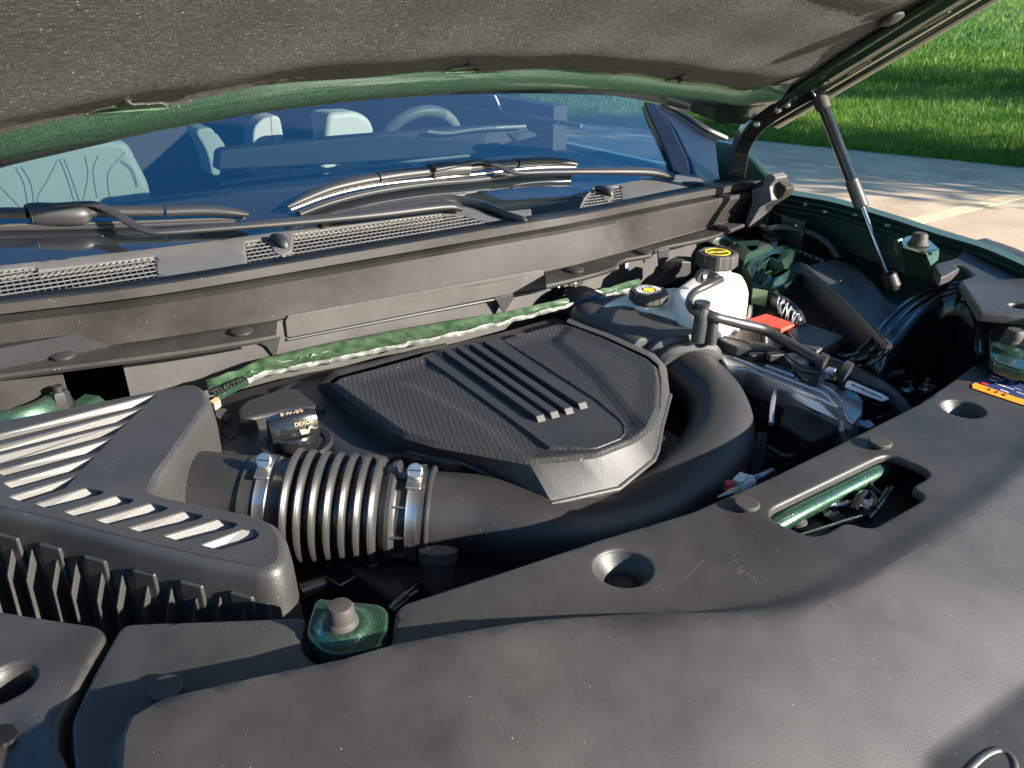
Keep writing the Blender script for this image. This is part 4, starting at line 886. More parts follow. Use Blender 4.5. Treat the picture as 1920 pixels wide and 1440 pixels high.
mesh('hose_cuff', *g_lathe(tail, BA, ax, 56), M['rubber'], hose, 'smooth cuff at the end of the bellows', ang=30)
mesh('hose_cuff', *g_lathe([(.0575, on(735)), (.0585, on(738)), (.0585, on(741)), (.0555, on(745))], BA, ax, 56), M['rubber'], hose, ang=30)
ss = np.cross(ax, (0, 0, 1)); ss /= np.linalg.norm(ss); tt = np.cross(ss, ax)
if tt[2] < 0: tt = -tt
if ss[1] > 0: ss = -ss          # towards the viewer
for a in (78, 40, 4, -30):
    d = math.cos(math.radians(a))*ss+math.sin(math.radians(a))*tt; s = on(762); d2 = np.cross(ax, d)
    c_ = BA+ax*s
    mesh('cuff_gusset', *g_prism([c_+ax*-.012+d*.052-d2*.001, c_+ax*-.012+d*.0585-d2*.001, c_+ax*.009+d*.0555-d2*.001, c_+ax*.009+d*.052-d2*.001], d2*.002), M['rubber'], hose)
for c_px, lab in ((512, 'steel band clamp at the filter box end of the bellows'), (782, 'steel band clamp at the duct end of the bellows')):
    s = on(c_px); c_ = BA+ax*s; hw = .0062
    cl = mesh('hose_clamp', *g_lathe([(.0560, -hw), (.0572, -hw), (.0568, -hw*.75), (.0568, hw*.75), (.0572, hw), (.0560, hw)], c_, ax, 64, capa=False, capb=False), M['steel'], car, lab, ang=50)
    a = math.radians(72); d = math.cos(a)*ss+math.sin(a)*tt; d2 = np.cross(ax, d)
    q = c_+d*.0585
    mesh('worm_housing', *g_prism([q+x*ax*.0085+y*d2*.013 for x, y in ((-1, -1), (1, -1), (1, 1), (-1, 1))], d*.0035), M['steel'], cl, bevel=.0015)
    for k in range(6):
        z_ = q+d*.0037+d2*(-.009+k*.0035); mesh('band_slot', *g_prism([z_-ax*.005-d2*.0006, z_+ax*.005-d2*.0006, z_+ax*.005+d2*.0006, z_-ax*.005+d2*.0006], d*.0002), M['stop'], cl)
    sv = d2 if d2[1] > 0 else -d2
    sc_c = q+d*.008+sv*.008
    mesh('screw', *join(g_lathe([(.0085, 0), (.0088, .001), (.0088, .005), (.0075, .0065)], sc_c, d*.6-sv*-.0+ss*.55, 24)), M['steel'], cl)
    av = (d*.6+ss*.55); av /= np.linalg.norm(av); pv = np.cross(av, ax); pv /= np.linalg.norm(pv)
    e_ = sc_c+av*.0066
    mesh('screw_slot', *g_prism([e_+ax*.0065+pv*.0008, e_+ax*.0065-pv*.0008, e_-ax*.0065-pv*.0008, e_-ax*.0065+pv*.0008], av*.0003), M['dark'], cl)
    a = math.radians(-8); d = math.cos(a)*ss+math.sin(a)*tt; d2 = np.cross(ax, d); q = c_+d*.0572
    mesh('band_keyhole', *join(g_lathe([(.0036, 0), (.0036, .0005)], q+d2*.0*1-d2*0, d, 20), g_prism([q+ax*.0014, q+ax*.0014-tt*.017, q-ax*.0014-tt*.017, q-ax*.0014], d*.0004)), M['stop'], cl)
# ---- big duct sweeping round the cover
DP = [BA+ax*on(811), BA+ax*on(900)+V(0, 0, -.0), Z(1010, 996, .945), Z(1110, 995, .935), Z(1225, 958, .93), Z(1316, 885, .935), Z(1350, 812, .945), Z(1338, 750, .953), Z(1288, 698, .962)]
duct = mesh('intake_duct', *g_tube(DP, [.053, .052, .053, .054, .054, .052, .048, .046, .049], 48, 10, squash=.92), M['duct'], car, 'smooth black intake duct sweeping round the engine cover')
# elbow collars and box duct
cdir = (DP[-1]-DP[-2]); cdir /= np.linalg.norm(cdir)
def oval(c, u, v, a, b, n=40, p=3.2):
    out = []
    for k in range(n):
        t = 2*math.pi*k/n; ct, st = math.cos(t), math.sin(t)
        out.append(c+u*a*np.sign(ct)*abs(ct)**(2/p)+v*b*np.sign(st)*abs(st)**(2/p))
    return out
cu = np.cross(cdir, (0, 0, 1)); cu /= np.linalg.norm(cu); cv = np.cross(cu, cdir)
E_ = DP[-1]; far_ = Z(1128, 606, .980); bd = far_-E_; bd /= np.linalg.norm(bd)
rows = [oval(E_-cdir*.01, cu, cv, .054, .046), oval(E_-cdir*.002, cu, cv, .060, .052), oval(E_+cdir*.004, cu, cv, .060, .052), oval(E_+cdir*.008, cu, cv, .056, .048), oval(E_+cdir*.018, cu, cv, .056, .048), oval(E_+cdir*.022, cu, cv, .064, .056), oval(E_+cdir*.030, cu, cv, .066, .057), oval(E_+cdir*.036, cu, cv, .064, .055)]
bu = np.cross(bd, (0, 0, 1)); bu /= np.linalg.norm(bu); bv = np.cross(bu, bd)
rows += [oval(E_+bd*.06, bu, bv, .070, .052, p=5), oval(E_+bd*.09, bu, bv, .075, .052, p=6), oval(far_-bd*.03, bu, bv, .072, .050, p=6), oval(far_, bu, bv, .070, .048, p=5), oval(far_+bd*.02, bu, bv, .062, .040, p=4)]
mesh('duct_box', *(lambda g: (g[0], g[1]+[tuple(range(40))[::-1], tuple(range(12*40, 13*40))]))(g_loft(rows, close=True)), M['box'], duct, 'squarish upper duct with a double collar', ang=30)
ff = far_+bd*.02
mesh('duct_fitting', *g_tube([ff-bd*.01+V(0, 0, .0), ff+bd*.03+V(-.01, 0, .01), ff+bd*.06+V(-.03, 0, .0)], [.045, .043, .04], 24), M['gloss'], duct, 'glossy black fitting behind the upper duct')
mesh('fitting_ring', *g_lathe([(.046, 0), (.050, .002), (.050, .008), (.046, .010)], ff+bd*.012, bd, 30, capa=False, capb=False), M['steel'], duct)

# ---- front panels
PZ = 1.045
stepline = [Z(a, b, PZ+.01)[:2] for a, b in [(170, 1600), (188, 1440), (215, 1375), (300, 1325), (340, 1312), (480, 1280), (640, 1247), (740, 1218), (1000, 1163), (1200, 1137), (1330, 1124), (1440, 1106), (1500, 1082), (1560, 1050), (1740, 942), (1870, 850), (1920, 790), (1960, 700), (2050, 600)]]
stepw = lambda x: .020+.022*sstep(.35, .7, x)
line2 = None
def panel_z(x, y):
    P = np.stack([x, y], 1); d, sg = dist(P, stepline); sd = d*-sg     # positive on the front side
    hs = .005+.029*(1-sstep(.16, .56, x)); w_ = stepw(x)
    z = PZ+hs*sstep(0, 1, sd/w_)
    z = z-(.17+.20*sstep(.1, .4, x))*np.maximum(sd-.03, 0)-.8*np.maximum(sd-.03, 0)**2*(sstep(.0, .7, x)*.5+.25)
    if line2 is not None:
        d2, s2 = dist(P, line2); t2 = d2*-s2; z = z+.50*np.where(t2 < -.006, 0, np.where(t2 > .006, t2, (t2+.006)**2/.024))
    # rising toward the side on the far right
    return z+.02*sstep(1.0, 1.5, x)
def onsurf(px, py):
    z = 1.0
    for _ in range(12): q = Z(px, py, z); z = .5*z+.5*float(panel_z(np.array([q[0]]), np.array([q[1]]))[0])
    return Z(px, py, z)
line2 = [p[:2] for p in smoothpath([onsurf(a, b) for a, b in [(1715, 1560), (1740, 1440), (1775, 1398), (1850, 1345), (1920, 1292), (2050, 1200), (2300, 1050)]], 5)]
latch = [(1443, 961), (1453, 950), (1647, 857), (1663, 853), (1680, 856), (1727, 875), (1742, 887), (1738, 896), (1713, 910), (1713, 917), (1732, 928), (1728, 938), (1640, 988), (1620, 988), (1597, 981), (1580, 981), (1547, 1000), (1527, 1004), (1510, 1002), (1448, 974)]
def zp(a, b): return tuple(Z(a, b, PZ)[:2])
circ = lambda c, r, n=28: [(c[0]+r*math.cos(t), c[1]+r*math.sin(t)) for t in np.linspace(0, 2*math.pi, n+1)[:-1]]
H1, H2, H3 = zp(1168, 1064), zp(1806, 766), zp(15, 1277)
po = [(220, 1184), (233, 1171), (252, 1168), (560, 1157), (574, 1160), (566, 1215), (585, 1240), (640, 1248), (700, 1235), (732, 1208), (742, 1145), (757, 1131), (930, 1075), (1120, 1012), (1295, 960), (1440, 897), (1617, 810), (1722, 757), (1850, 670)]
far_pts = [(1.30, .50), (1.42, .36), (1.50, .12), (1.45, -.10), (.9, -.22), (.4, -.24), (.02, -.15), (-.08, .1)]
lf = [Z(a, b, PZ)[:2] for a, b in [(150, 1520), (134, 1400), (133, 1352), (175, 1265)]]
main = sheet('front_cover', rnd([zp(a, b) for a, b in po]+far_pts+[tuple(p) for p in lf], [.012, .01, .01]+[.006]*200), panel_z, M['panel'], car,
    holes=[rnd([zp(a, b) for a, b in latch], .006, 4), circ(H1, .0255), circ(H2, .024)], extra=[offline(stepline, [-stepw(p[0])*f for p in stepline]) for f in (0, .2, .5, .8, 1.)]+[line2]+[offline(line2, s) for s in (-.006, -.003, .003, .006)], res=.011, rim=.005, fil=.0035, label='wide black plastic cover across the front of the bay')
for hc, r in ((H1, .0255), (H2, .024)):
    zc = PZ
    rc = mesh('recess', *g_lathe([(r, 0), (r*.97, -.001), (r*.84, -.006), (r*.64, -.012), (r*.58, -.018), (0.001, -.018)], V(*hc, zc-.0032), (0, 0, 1), 36, capa=False, capb=False), M['panel'], main, 'round funnel recess in the front cover', fixn=False)
    mesh('recess_clip', *g_lathe([(.0095, 0), (.0095, .003), (.0085, .0042)], V(hc[0]+.001, hc[1]-.002, zc-.021), (0, 0, 1), 24), M['stop'], main, 'round grey clip at the bottom of a recess')
mesh('recess_rim', *g_tube([onsurf(a, b)-V(0, 0, .0022) for a, b in [(1800, 1462), (1822, 1436), (1848, 1414), (1872, 1405), (1892, 1414), (1903, 1436), (1900, 1475)]], .0036, 12), M['box'], main, 'pale lit lip of a recess at the front of the cover')
for a, b, zz, r in ((1400, 946, PZ, .0127), (1650, 831, PZ, .0127), (312, 1292, PZ, .0120)):
    c_ = Z(a, b, zz+.004); mesh('push_clip', *g_lathe([(r*.6, -.004), (r*.6, .0), (r, .0005), (r, .003), (r*.9, .0042)], V(c_[0], c_[1], zz+.003), (0, 0, 1), 28), M['panel' if a < 400 else 'stop'], main, 'flat round push clip on the front cover')
left_o = [(-150, 1110), (0, 1144), (100, 1160), (183, 1172), (201, 1190), (150, 1275), (112, 1345), (108, 1398), (125, 1430), (150, 1500), (100, 1600), (-200, 1500)]
def left_z(x, y):
    sl_ = [Z(a, b, PZ)[:2] for a, b in [(-100, 1290), (40, 1310), (80, 1355), (100, 1420), (120, 1500)]]
    d, sg = dist(np.stack([x, y], 1), sl_); return PZ-.012*sstep(0, .02, d*-sg)
lp = sheet('side_cover', rnd([zp(a, b) for a, b in left_o], [.004, .004, .004, .006, .008]+[.006]*20), left_z, M['panel'], car, holes=[circ(H3, .0185)], res=.01, rim=.03, fil=.004, label='smaller black cover beside the filter box')
mesh('recess', *g_lathe([(.0185, 0), (.0175, -.001), (.015, -.008), (.014, -.03)], V(*H3, PZ-.003), (0, 0, 1), 30, capa=False, capb=False), M['panel'], lp, 'round hole in the side cover', fixn=False)
mesh('push_clip', *g_lathe([(.008, 0), (.010, .001), (.009, .0035)], Z(10, 1384, PZ-.011), (0, 0, 1), 24), M['gloss'], lp)
sk_ = [zp(a, b+14) for a, b in [(742, 1145), (930, 1078), (1120, 1018), (1295, 968), (1440, 906), (1617, 820), (1722, 768), (1845, 690)]]
mesh('light_block_skirt', *g_loft([[V(*p, PZ-.006) for p in sk_], [V(*p, .90) for p in sk_]]), M['dark'], main, 'added dark skirt under the front cover edge, keeping stray sun out', solid=.003)  # unseen wall added to stop sunlight passing under the cover to the duct
# dark support under the covers
mesh('support_frame', *g_prism([V(-.3, .5, .88), V(.0, .56, .88), V(.15, .42, .88), V(.45, .40, .88), V(.8, .40, .88), V(1.1, .42, .88), V(1.3, .3, .88), V(1.45, -.2, .88), V(-.2, -.3, .88)], .60), M['dark'], car, 'dark radiator support under the front cover')
# green stop bracket by the filter box
bz = PZ+.012
br = [(590, 1115), (598, 1110), (712, 1121), (727, 1133), (724, 1172), (716, 1182), (712, 1200), (660, 1212), (632, 1216), (602, 1208), (575, 1182), (573, 1165)]
bc = Z(645, 1165, bz)
def brk_z(x, y): d = np.hypot(x-bc[0], y-bc[1]); return bz-.006*sstep(.016, .024, d)+.0*x
brk = sheet('stop_bracket', rnd([Z(a, b, bz)[:2] for a, b in br], .008), brk_z, M['green'], car, res=.003, rim=.012, fil=.003, label='green metal bracket with a grey bump stop beside the filter box')
mesh('bump_stop', *g_lathe([(.0135, -.002), (.0130, .002), (.0112, .004), (.0110, .013), (.0090, .0165), (.004, .0172)], Z(641, 1165, bz+.001), (0, 0, 1), 32), M['stop'], brk, 'grey rubber bump stop')
mesh('bracket_leg', *g_prism([Z(610, 1150, .99), Z(700, 1150, .99), Z(700, 1180, .99), Z(610, 1180, .99)], .7), M['green'], brk)
# ---- latch well: green crossbar and mechanism
wl_ = lambda a, b, z=1.0: Z(a, b, z+.014)
bar = mesh('latch_crossbar', *g_tube([wl_(1405, 1010, 1.0), wl_(1470, 972, 1.01), wl_(1560, 925, 1.01), wl_(1650, 880, 1.01), wl_(1720, 850, 1.0)], .0125, 16, squash=.8), M['green'], car, 'green crossbar seen through the latch opening')
mesh('striker_plate', *g_prism([wl_(a, b, .995) for a, b in [(1470, 985), (1510, 960), (1560, 940), (1580, 930), (1600, 915), (1640, 905), (1700, 890), (1745, 905), (1740, 960), (1640, 1010), (1560, 1020), (1490, 1010)]], (0, 0, -.02)), M['dark'], bar)
lm = mesh('bonnet_latch', *g_prism([wl_(a, b, 1.004) for a, b in [(1530, 948), (1552, 942), (1568, 952), (1590, 975), (1580, 983), (1548, 968)]], (0, 0, -.008)), M['gloss'], car, 'black bonnet latch mechanism in the opening', bevel=.001)
mesh('latch_claw', *g_tube([wl_(1600, 958, 1.01), wl_(1610, 935, 1.012), wl_(1625, 925, 1.012), wl_(1638, 935, 1.012), wl_(1636, 955, 1.01)], .0045, 10), M['gloss'], lm)
mesh('latch_lever', *g_tube([wl_(1628, 972, 1.005), wl_(1650, 945, 1.01), wl_(1668, 918, 1.012), wl_(1675, 920, 1.012)], .0035, 10), M['gloss'], lm)
mesh('pivot', *g_lathe([(.009, 0), (.009, .01), (.005, .013)], wl_(1624, 960, 1.0), (0, 0, 1), 20), M['steel'], lm)
mesh('spring', *g_tube([wl_(1545, 948, 1.006)+V(.004*math.cos(t*1.9)+.0009*t, .004*math.sin(t*1.9)-.0004*t, .003*math.cos(t*1.9+1)) for t in range(28)], .0012, 6, sm=3), M['steel'], lm)
mesh('cable', *g_tube([wl_(1480, 1010, 1.0), wl_(1530, 995, 1.004), wl_(1600, 972, 1.008), wl_(1616, 968, 1.008)], .0018, 8), M['steel'], lm)
mesh('latch_stay', *g_tube([wl_(1618, 892, 1.01), wl_(1630, 905, 1.01), wl_(1634, 912, 1.01), wl_(1655, 930, 1.005)], .003, 8), M['wiper'], lm)
mesh('latch_plate', *g_prism([wl_(a, b, 1.008) for a, b in [(1610, 890), (1632, 882), (1655, 880), (1648, 893), (1625, 900)]], (0, 0, -.01)), M['dark'], lm, bevel=.001)
mesh('bolt', *join(g_lathe([(.011, -.006), (.011, 0), (.0095, .001), (.0095, .003), (.0105, .004), (.0105, .006), (.006, .008)], wl_(1492, 978, 1.002), (-.2, .3, 1), 24)), M['stop'], bar)
mesh('green_pad', *g_prism([wl_(a, b, 1.004) for a, b in [(1548, 905), (1590, 890), (1600, 895), (1585, 925), (1560, 940), (1549, 930)]], (0, 0, -.01)), M['greendull'], bar, bevel=.002)
mesh('well_floor', *g_prism([V(.45, .3, .95), V(1.1, .3, .95), V(1.1, .5, .95), V(.45, .5, .95)], (0, 0, -.02)), M['dark'], bar)

# ---- brake and coolant reservoirs
def tank(px, z, zb, nm, lab, par_=car, top=.012):
    o = rnd([Z(a, b, z)[:2] for a, b in px], .03, 6); c = np.mean(o, 0); n = len(o)
    row = lambda s, zz: [V(*(c+(p-c)*s), zz) for p in o]
    R = [row(.80, z), row(.93, z-.004), row(.985, z-.013), row(1.0, z-.03), row(1.0, zb)]
    v, f = g_loft(R, close=True); f.append(tuple(range(n)))
    return mesh(nm, v, f, M['tank'], par_, lab, fixn=True, ang=60)
t1 = tank([(1255, 545), (1300, 512), (1345, 500), (1392, 507), (1408, 535), (1398, 565), (1340, 582), (1280, 575)], 1.055, .93, 'brake_fluid_reservoir', 'sunlit white brake fluid reservoir')
t2 = tank([(1100, 580), (1150, 553), (1215, 540), (1290, 532), (1318, 560), (1312, 604), (1240, 588), (1165, 570)], 1.028, .92, 'coolant_reservoir', 'milky white coolant reservoir')
mesh('band', *g_tube([Z(1408, 575, .99)]+[Z(a, b, .99) for a, b in [(1400, 600), (1350, 620)]], .004, 8), M['tank'], t1)
def screwcap(c, r, lobes, par_, lab, h=.024):
    cp = mesh('screw_cap', *g_lathe([(r*.86, -.004), (r, 0), (r, h*.7), (r*.93, h), (r*.78, h+.001), (r*.75, h-.001)], c, (0, 0, 1), 72, lobes=lobes, amp=.035), M['stop'], par_, lab, ang=30); return cp
c1 = Z(1343, 496, 1.058); k1 = screwcap(c1, .0375, 8, car, 'lobed black cap with a yellow ring symbol')
mesh('yellow_ring', *g_lathe([(.0235, 0), (.0235, .0006), (.020, .0006), (.020, 0)], c1+V(0, 0, .024), (0, 0, 1), 40, capa=False, capb=False), M['yellow'], k1)
for dx, rz in ((-.004, .35), (.006, .35)):
    mesh('yellow_symbol', *g_box(c1+V(dx, dx*-.6, .0246), (.026, .0055, .0008), -rz), M['yellow'], k1)
mesh('neck', *g_lathe([(.028, -.02), (.028, .0)], c1, (0, 0, 1), 30), M['tank'], k1)
c2_ = Z(1215, 562, 1.038); k2 = screwcap(c2_, .032, 8, car, 'lobed black cap with white lettering round a yellow disc', .018)
mesh('yellow_disc', *g_lathe([(.0095, 0), (.0095, .0005)], c2_+V(0, 0, .018), (0, 0, 1), 28), M['yellow'], k2)
for k in range(30):
    a = 2*math.pi*k/30; mesh('lettering', *g_box(c2_+V(.0195*math.cos(a), .0195*math.sin(a), .0184), (.0050 if k % 4 else .003, .0014, .0005), a), M['white'], k2)
for k in range(20):
    a = 2*math.pi*k/20; mesh('lettering', *g_box(c2_+V(.0145*math.cos(a), .0145*math.sin(a), .0184), (.003, .0014, .0005), a), M['white'], k2)
mesh('neck', *g_lathe([(.025, -.02), (.025, .0)], c2_, (0, 0, 1), 30), M['tank'], k2)
# ---- overflow hose and its run along the battery
hs = mesh('coolant_hose', *g_tube([Z(1352, 524, 1.085), Z(1330, 534, 1.085), Z(1302, 548, 1.08), Z(1292, 566, 1.075), Z(1298, 581, 1.07), Z(1316, 592, 1.065)], .0062, 14), M['rubber'], car, 'thin black hose looping from the brake reservoir')
mesh('hose_fitting', *join(g_tube([Z(1312, 520, 1.08), Z(1325, 517, 1.08), Z(1345, 522, 1.08)], [.009, .011, .008], 10), g_lathe([(.012, 0), (.012, .012)], Z(1320, 521, 1.08), (.3, .8, 0), 8)), M['rubber'], hs)
mesh('hose_fitting', *join(g_tube([Z(1316, 572, 1.078), Z(1314, 600, 1.055), Z(1308, 640, 1.02)], [.0115, .011, .011], 20), g_lathe([(.0120, -.003), (.0130, 0), (.0130, .005)], Z(1316, 572, 1.078), (0, 0, 1), 18)), M['rubber'], hs, 'upright black tee fitting')
mesh('hose_fitting', *g_tube([Z(1338, 585, 1.065), Z(1336, 610, 1.045), Z(1332, 645, 1.015)], .0095, 16), M['wiper'], hs)
mesh('hose', *g_tube([Z(1322, 590, 1.062), Z(1345, 596, 1.06), Z(1385, 606, 1.045), Z(1432, 618, 1.03), Z(1472, 640, 1.018), Z(1510, 662, 1.01), Z(1535, 676, 1.005), Z(1556, 685, 1.0)], [.011, .008, .0085, .0085, .0085, .0085, .009, .009], 16), M['rubber'], hs, 'black hose draped over the battery')
mesh('hose', *g_tube([Z(1550, 684, 1.0), Z(1590, 700, .995), Z(1635, 722, .985), Z(1670, 745, .97), Z(1705, 780, .95)], [.0135, .0145, .015, .015, .014], 20), M['rubber'], hs, 'thick black hose leading under the front cover')
for a, b, r in ((1434, 620, .011), (1541, 679, .014), (1585, 697, .0165)):
    mesh('hose_clip', *g_lathe([(r, -.005), (r, .005)], Z(a, b, 1.015), Z(a+30, b+14, 1.01)-Z(a, b, 1.015), 18), M['wiper'], hs)
mesh('hose_clip', *join(g_box(Z(1432, 645, 1.0), (.02, .02, .006)), g_tube([Z(1432, 626, 1.015), Z(1433, 644, 1.0)], .007, 10)), M['wiper'], hs)
# ---- battery with its lids
bat = mesh('battery', *g_prism(ZS([(1335, 640), (1400, 612), (1500, 612), (1590, 640), (1530, 690), (1420, 680)], .99), .88), M['dark'], car, 'black battery housing behind the control unit', bevel=.004)
mesh('battery_lid', *g_prism(ZS([(1326, 626), (1362, 611), (1405, 614), (1478, 640), (1458, 654), (1380, 650)], 1.003), (0, 0, -.018)), M['box'], bat, 'textured lid of the battery', bevel=.004)
mesh('terminal_cover', *g_prism(ZS([(1476, 618), (1511, 604), (1584, 629), (1533, 658), (1500, 648)], 1.016), (0, 0, -.018)), M['box'], bat, 'grained black terminal cover', bevel=.005)
mesh('red_cap', *g_prism(ZS([(1402, 598), (1436, 587), (1494, 606), (1466, 617), (1420, 606)], 1.018), (0, 0, -.012)), M['redcap'], bat, 'red plastic battery terminal cap', bevel=.003)
a_, b_ = Z(1346, 628, 1.0036), Z(1398, 640, 1.0036)
for k in range(7): mesh('raised_mark', *g_box(a_+(b_-a_)*k/6, (.0015, .014, .0012), -.3), M['stop'], bat)
mesh('harness', *g_tube([Z(1415, 540, 1.0), Z(1450, 560, 1.01), Z(1475, 575, 1.012), Z(1495, 595, 1.01), Z(1503, 612, 1.015)], [.011, .012, .013, .012, .009], 14), M['wiper'], car, 'taped wiring harness running to the battery')
for k in range(12):
    t = k/11; mesh_p = Z(1462+38*t, 567+38*t, 1.016)
    mesh('foil_wrap', *g_lathe([(.0135, -.0015), (.0150, 0), (.0135, .0015)], mesh_p+V(0, 0, -.004), V(.5+.3*math.sin(k*2), -.8, .2*math.cos(k*3)), 10), M['alu'], SC.objects['harness'])
# ---- fuse box
fb_r = [(1510, 500), (1548, 534), (1590, 568), (1634, 614), (1668, 650)]
fb_t = [(1565, 487), (1602, 500), (1640, 535), (1672, 575), (1705, 615)]
fb_l = [(1452, 556), (1490, 588), (1535, 628), (1575, 662), (1610, 690)]
fbx = mesh('fuse_box', *g_loft([rowz(fb_t, [.99]*5), rowz([(1564, 486), (1601, 498), (1638, 532), (1670, 572), (1703, 612)], [1.032]*5), rowz(fb_r, [1.040]*5), rowz([(1503, 506), (1543, 542), (1584, 576), (1628, 622), (1662, 658)], [1.034]*5), rowz(fb_l, [.955]*5), rowz(fb_l, [.9]*5)]), M['box'], car, 'large black fuse box lying at an angle', fixn=True, ang=30)
for i in range(1):
    e = [Z(1510, 500, 1.040), Z(1562, 486, 1.033), Z(1564, 490, .95), Z(1455, 562, .92), Z(1452, 556, .955), Z(1503, 506, 1.034)]
    mesh('end_wall', e, [(0, 1, 2, 3, 4, 5)], M['box'], fbx)
for a, b in (((1545, 530), (1505, 590)), ((1590, 572), (1545, 630))):
    mesh('moulded_ridge', *g_tube([Z(*a, 1.036), Z((a[0]+b[0])/2, (a[1]+b[1])/2, 1.0), Z(*b, .962)], .005, 8), M['box'], fbx)
mesh('edge_bead', *g_tube([Z(a, b, 1.0405) for a, b in fb_r], .0045, 10), M['box'], fbx)
q = [Z(a, b, 1.0405) for a, b in [(1574, 527), (1600, 519), (1598, 532), (1615, 545), (1606, 556)]]
mesh('raised_mark', *g_tube(q, .0012, 6, sm=0), M['stop'], fbx)
# ---- engine control unit
ecu_t = [(1344, 647), (1366, 643), (1500, 694), (1572, 722), (1608, 736), (1619, 750), (1617, 776), (1602, 792), (1590, 785), (1578, 765), (1540, 745), (1470, 716), (1400, 690), (1362, 686), (1350, 668)]
ecu = mesh('control_unit', *g_prism(ZS(ecu_t, .985), .94), M['alu'], car, 'cast aluminium control unit beside the battery', bevel=.004)
mesh('front_plate', *g_loft([rowz([(1362, 686), (1400, 691), (1470, 717), (1540, 746), (1580, 768)], [.982]*5), rowz([(1362, 700), (1398, 708), (1466, 738), (1535, 772), (1577, 790)], [.965]*5), rowz([(1385, 760), (1410, 775), (1462, 800), (1530, 815), (1580, 812)], [.90]*5)]), M['alu'], ecu, 'dull ribbed face of the control unit', ang=25)
for L_ in ([(1380, 662), (1440, 686), (1520, 716), (1558, 732), (1585, 757)], [(1376, 672), (1440, 696), (1516, 725), (1548, 738), (1574, 765)]):
    mesh('cooling_rib', *g_tube([Z(a, b, .986) for a, b in L_], .0035, 8, sm=3, squash=.8), M['alu'], ecu)
for L_ in ([(1378, 697), (1420, 709), (1450, 722)], [(1456, 727), (1480, 731), (1530, 757), (1566, 772)], [(1455, 727), (1448, 760), (1446, 795)], [(1575, 775), (1580, 790), (1578, 812)]):
    mesh('cooling_rib', *g_tube([Z(a, b, .968) for a, b in L_], .0035, 8, sm=3), M['alu'], ecu)
mesh('mounting_tab', *g_prism(ZS([(1592, 786), (1602, 780), (1618, 788), (1632, 787), (1640, 797), (1628, 802), (1608, 794)], .965), (0, 0, -.003)), M['alu'], ecu, bevel=.001)
mesh('plug', *g_prism(ZS([(1472, 758), (1500, 762), (1560, 788), (1572, 806), (1520, 828), (1462, 794)], .955), (0, 0, -.04)), M['dark'], ecu, 'black connector plugged into the control unit', bevel=.004)
for i, (a, b) in enumerate([(1415, 650), (1447, 662), (1490, 672), (1500, 683), (1548, 700)]):
    mesh('connector', *g_box(Z(a, b, .992), (.022, .016, .014), -.4), M['wiper' if i % 2 else 'label'] if i != 3 else M['label'], ecu, bevel=.002)
wl1 = mesh('paper_label', *g_prism(ZS([(1588, 715), (1594, 713), (1655, 739), (1667, 747), (1655, 751), (1584, 724)], 1.0), (0, 0, -.002)), M['label'], car, 'white printed label strip beside the thick hose')
for k in range(9):
    p = Z(1600+k*6.4, 722+k*2.9, 1.0004); mesh('printing', *g_box(p, (.0012 if k % 3 else .003, .008, .0004), -.5), M['blueink'], wl1)
mesh('warning_mark', *g_prism(ZS([(1562, 712), (1567, 704), (1574, 709)], 1.003), (0, 0, -.002)), M['yellow'], wl1)
wl2 = mesh('paper_label', *g_prism([Z(1421, 812, .93), Z(1438, 815, .93), Z(1431, 895, .87), Z(1405, 893, .87)], (.004, .004, -.001)), M['bracket'], car, 'greyed label on the side of the battery tray')
for k in range(10): mesh('printing', *g_box(Z(1428-k*1.3, 825+k*6, .926-k*.0045), (.006 if k % 3 else .003, .001, .001), .3), M['ink'], wl2)
# brackets and stud by the black support
for L_, r in (([(1688, 722), (1696, 712), (1713, 714), (1708, 722), (1716, 728), (1706, 738), (1692, 734), (1680, 732)], 0), ([(1722, 728), (1745, 720), (1758, 722), (1745, 735), (1728, 737)], 0)):
    mesh('metal_tab', *g_prism(ZS(L_, .965), (0, 0, -.003)), M['alu'], car, 'small bright metal tab in the dark bay', bevel=.001)
mesh('stud', *join(g_lathe([(.010, 0), (.010, .002)], Z(1735, 730, .967), (0, 0, 1), 20), g_lathe([(.0065, .002), (.0065, .009)], Z(1735, 730, .967), (0, 0, 1), 6), g_lathe([(.0035, .009), (.0035, .018)], Z(1735, 730, .967), (0, 0, 1), 12)), M['steel'], car, 'threaded stud with its nut')
mesh('bolt', *join(g_lathe([(.011, 0), (.011, .003), (.008, .004)], Z(1694, 732, .967), (0, 0, 1), 20)), M['steel'], car, 'round bolt head on a metal tab')
# sensor plug on the duct
sn = mesh('sensor_plug', *join(g_tube([Z(1378, 915, .975), Z(1395, 905, .975), Z(1420, 900, .975)], [.009, .010, .006], 10), g_box(Z(1388, 902, .98), (.022, .012, .012), .3)), M['label'], car, 'grey sensor plug with coloured wires beside the duct', bevel=.001)
mesh('red_lock', *g_box(Z(1367, 911, .982), (.012, .010, .010), .3), M['redplug'], sn, bevel=.0015)
for k, m_ in enumerate(('white', 'yellow', 'steel', 'label')):
    mesh('wire', *g_tube([Z(1385, 915+k, .978), Z(1370, 918+k*2, .982), Z(1352-k*2, 929+k, .97)], .0013, 6), M[m_], sn)
mesh('plug_boot', *g_tube([Z(1410, 903, .975), Z(1425, 898, .972), Z(1445, 888, .965)], .008, 12), M['gloss'], sn)
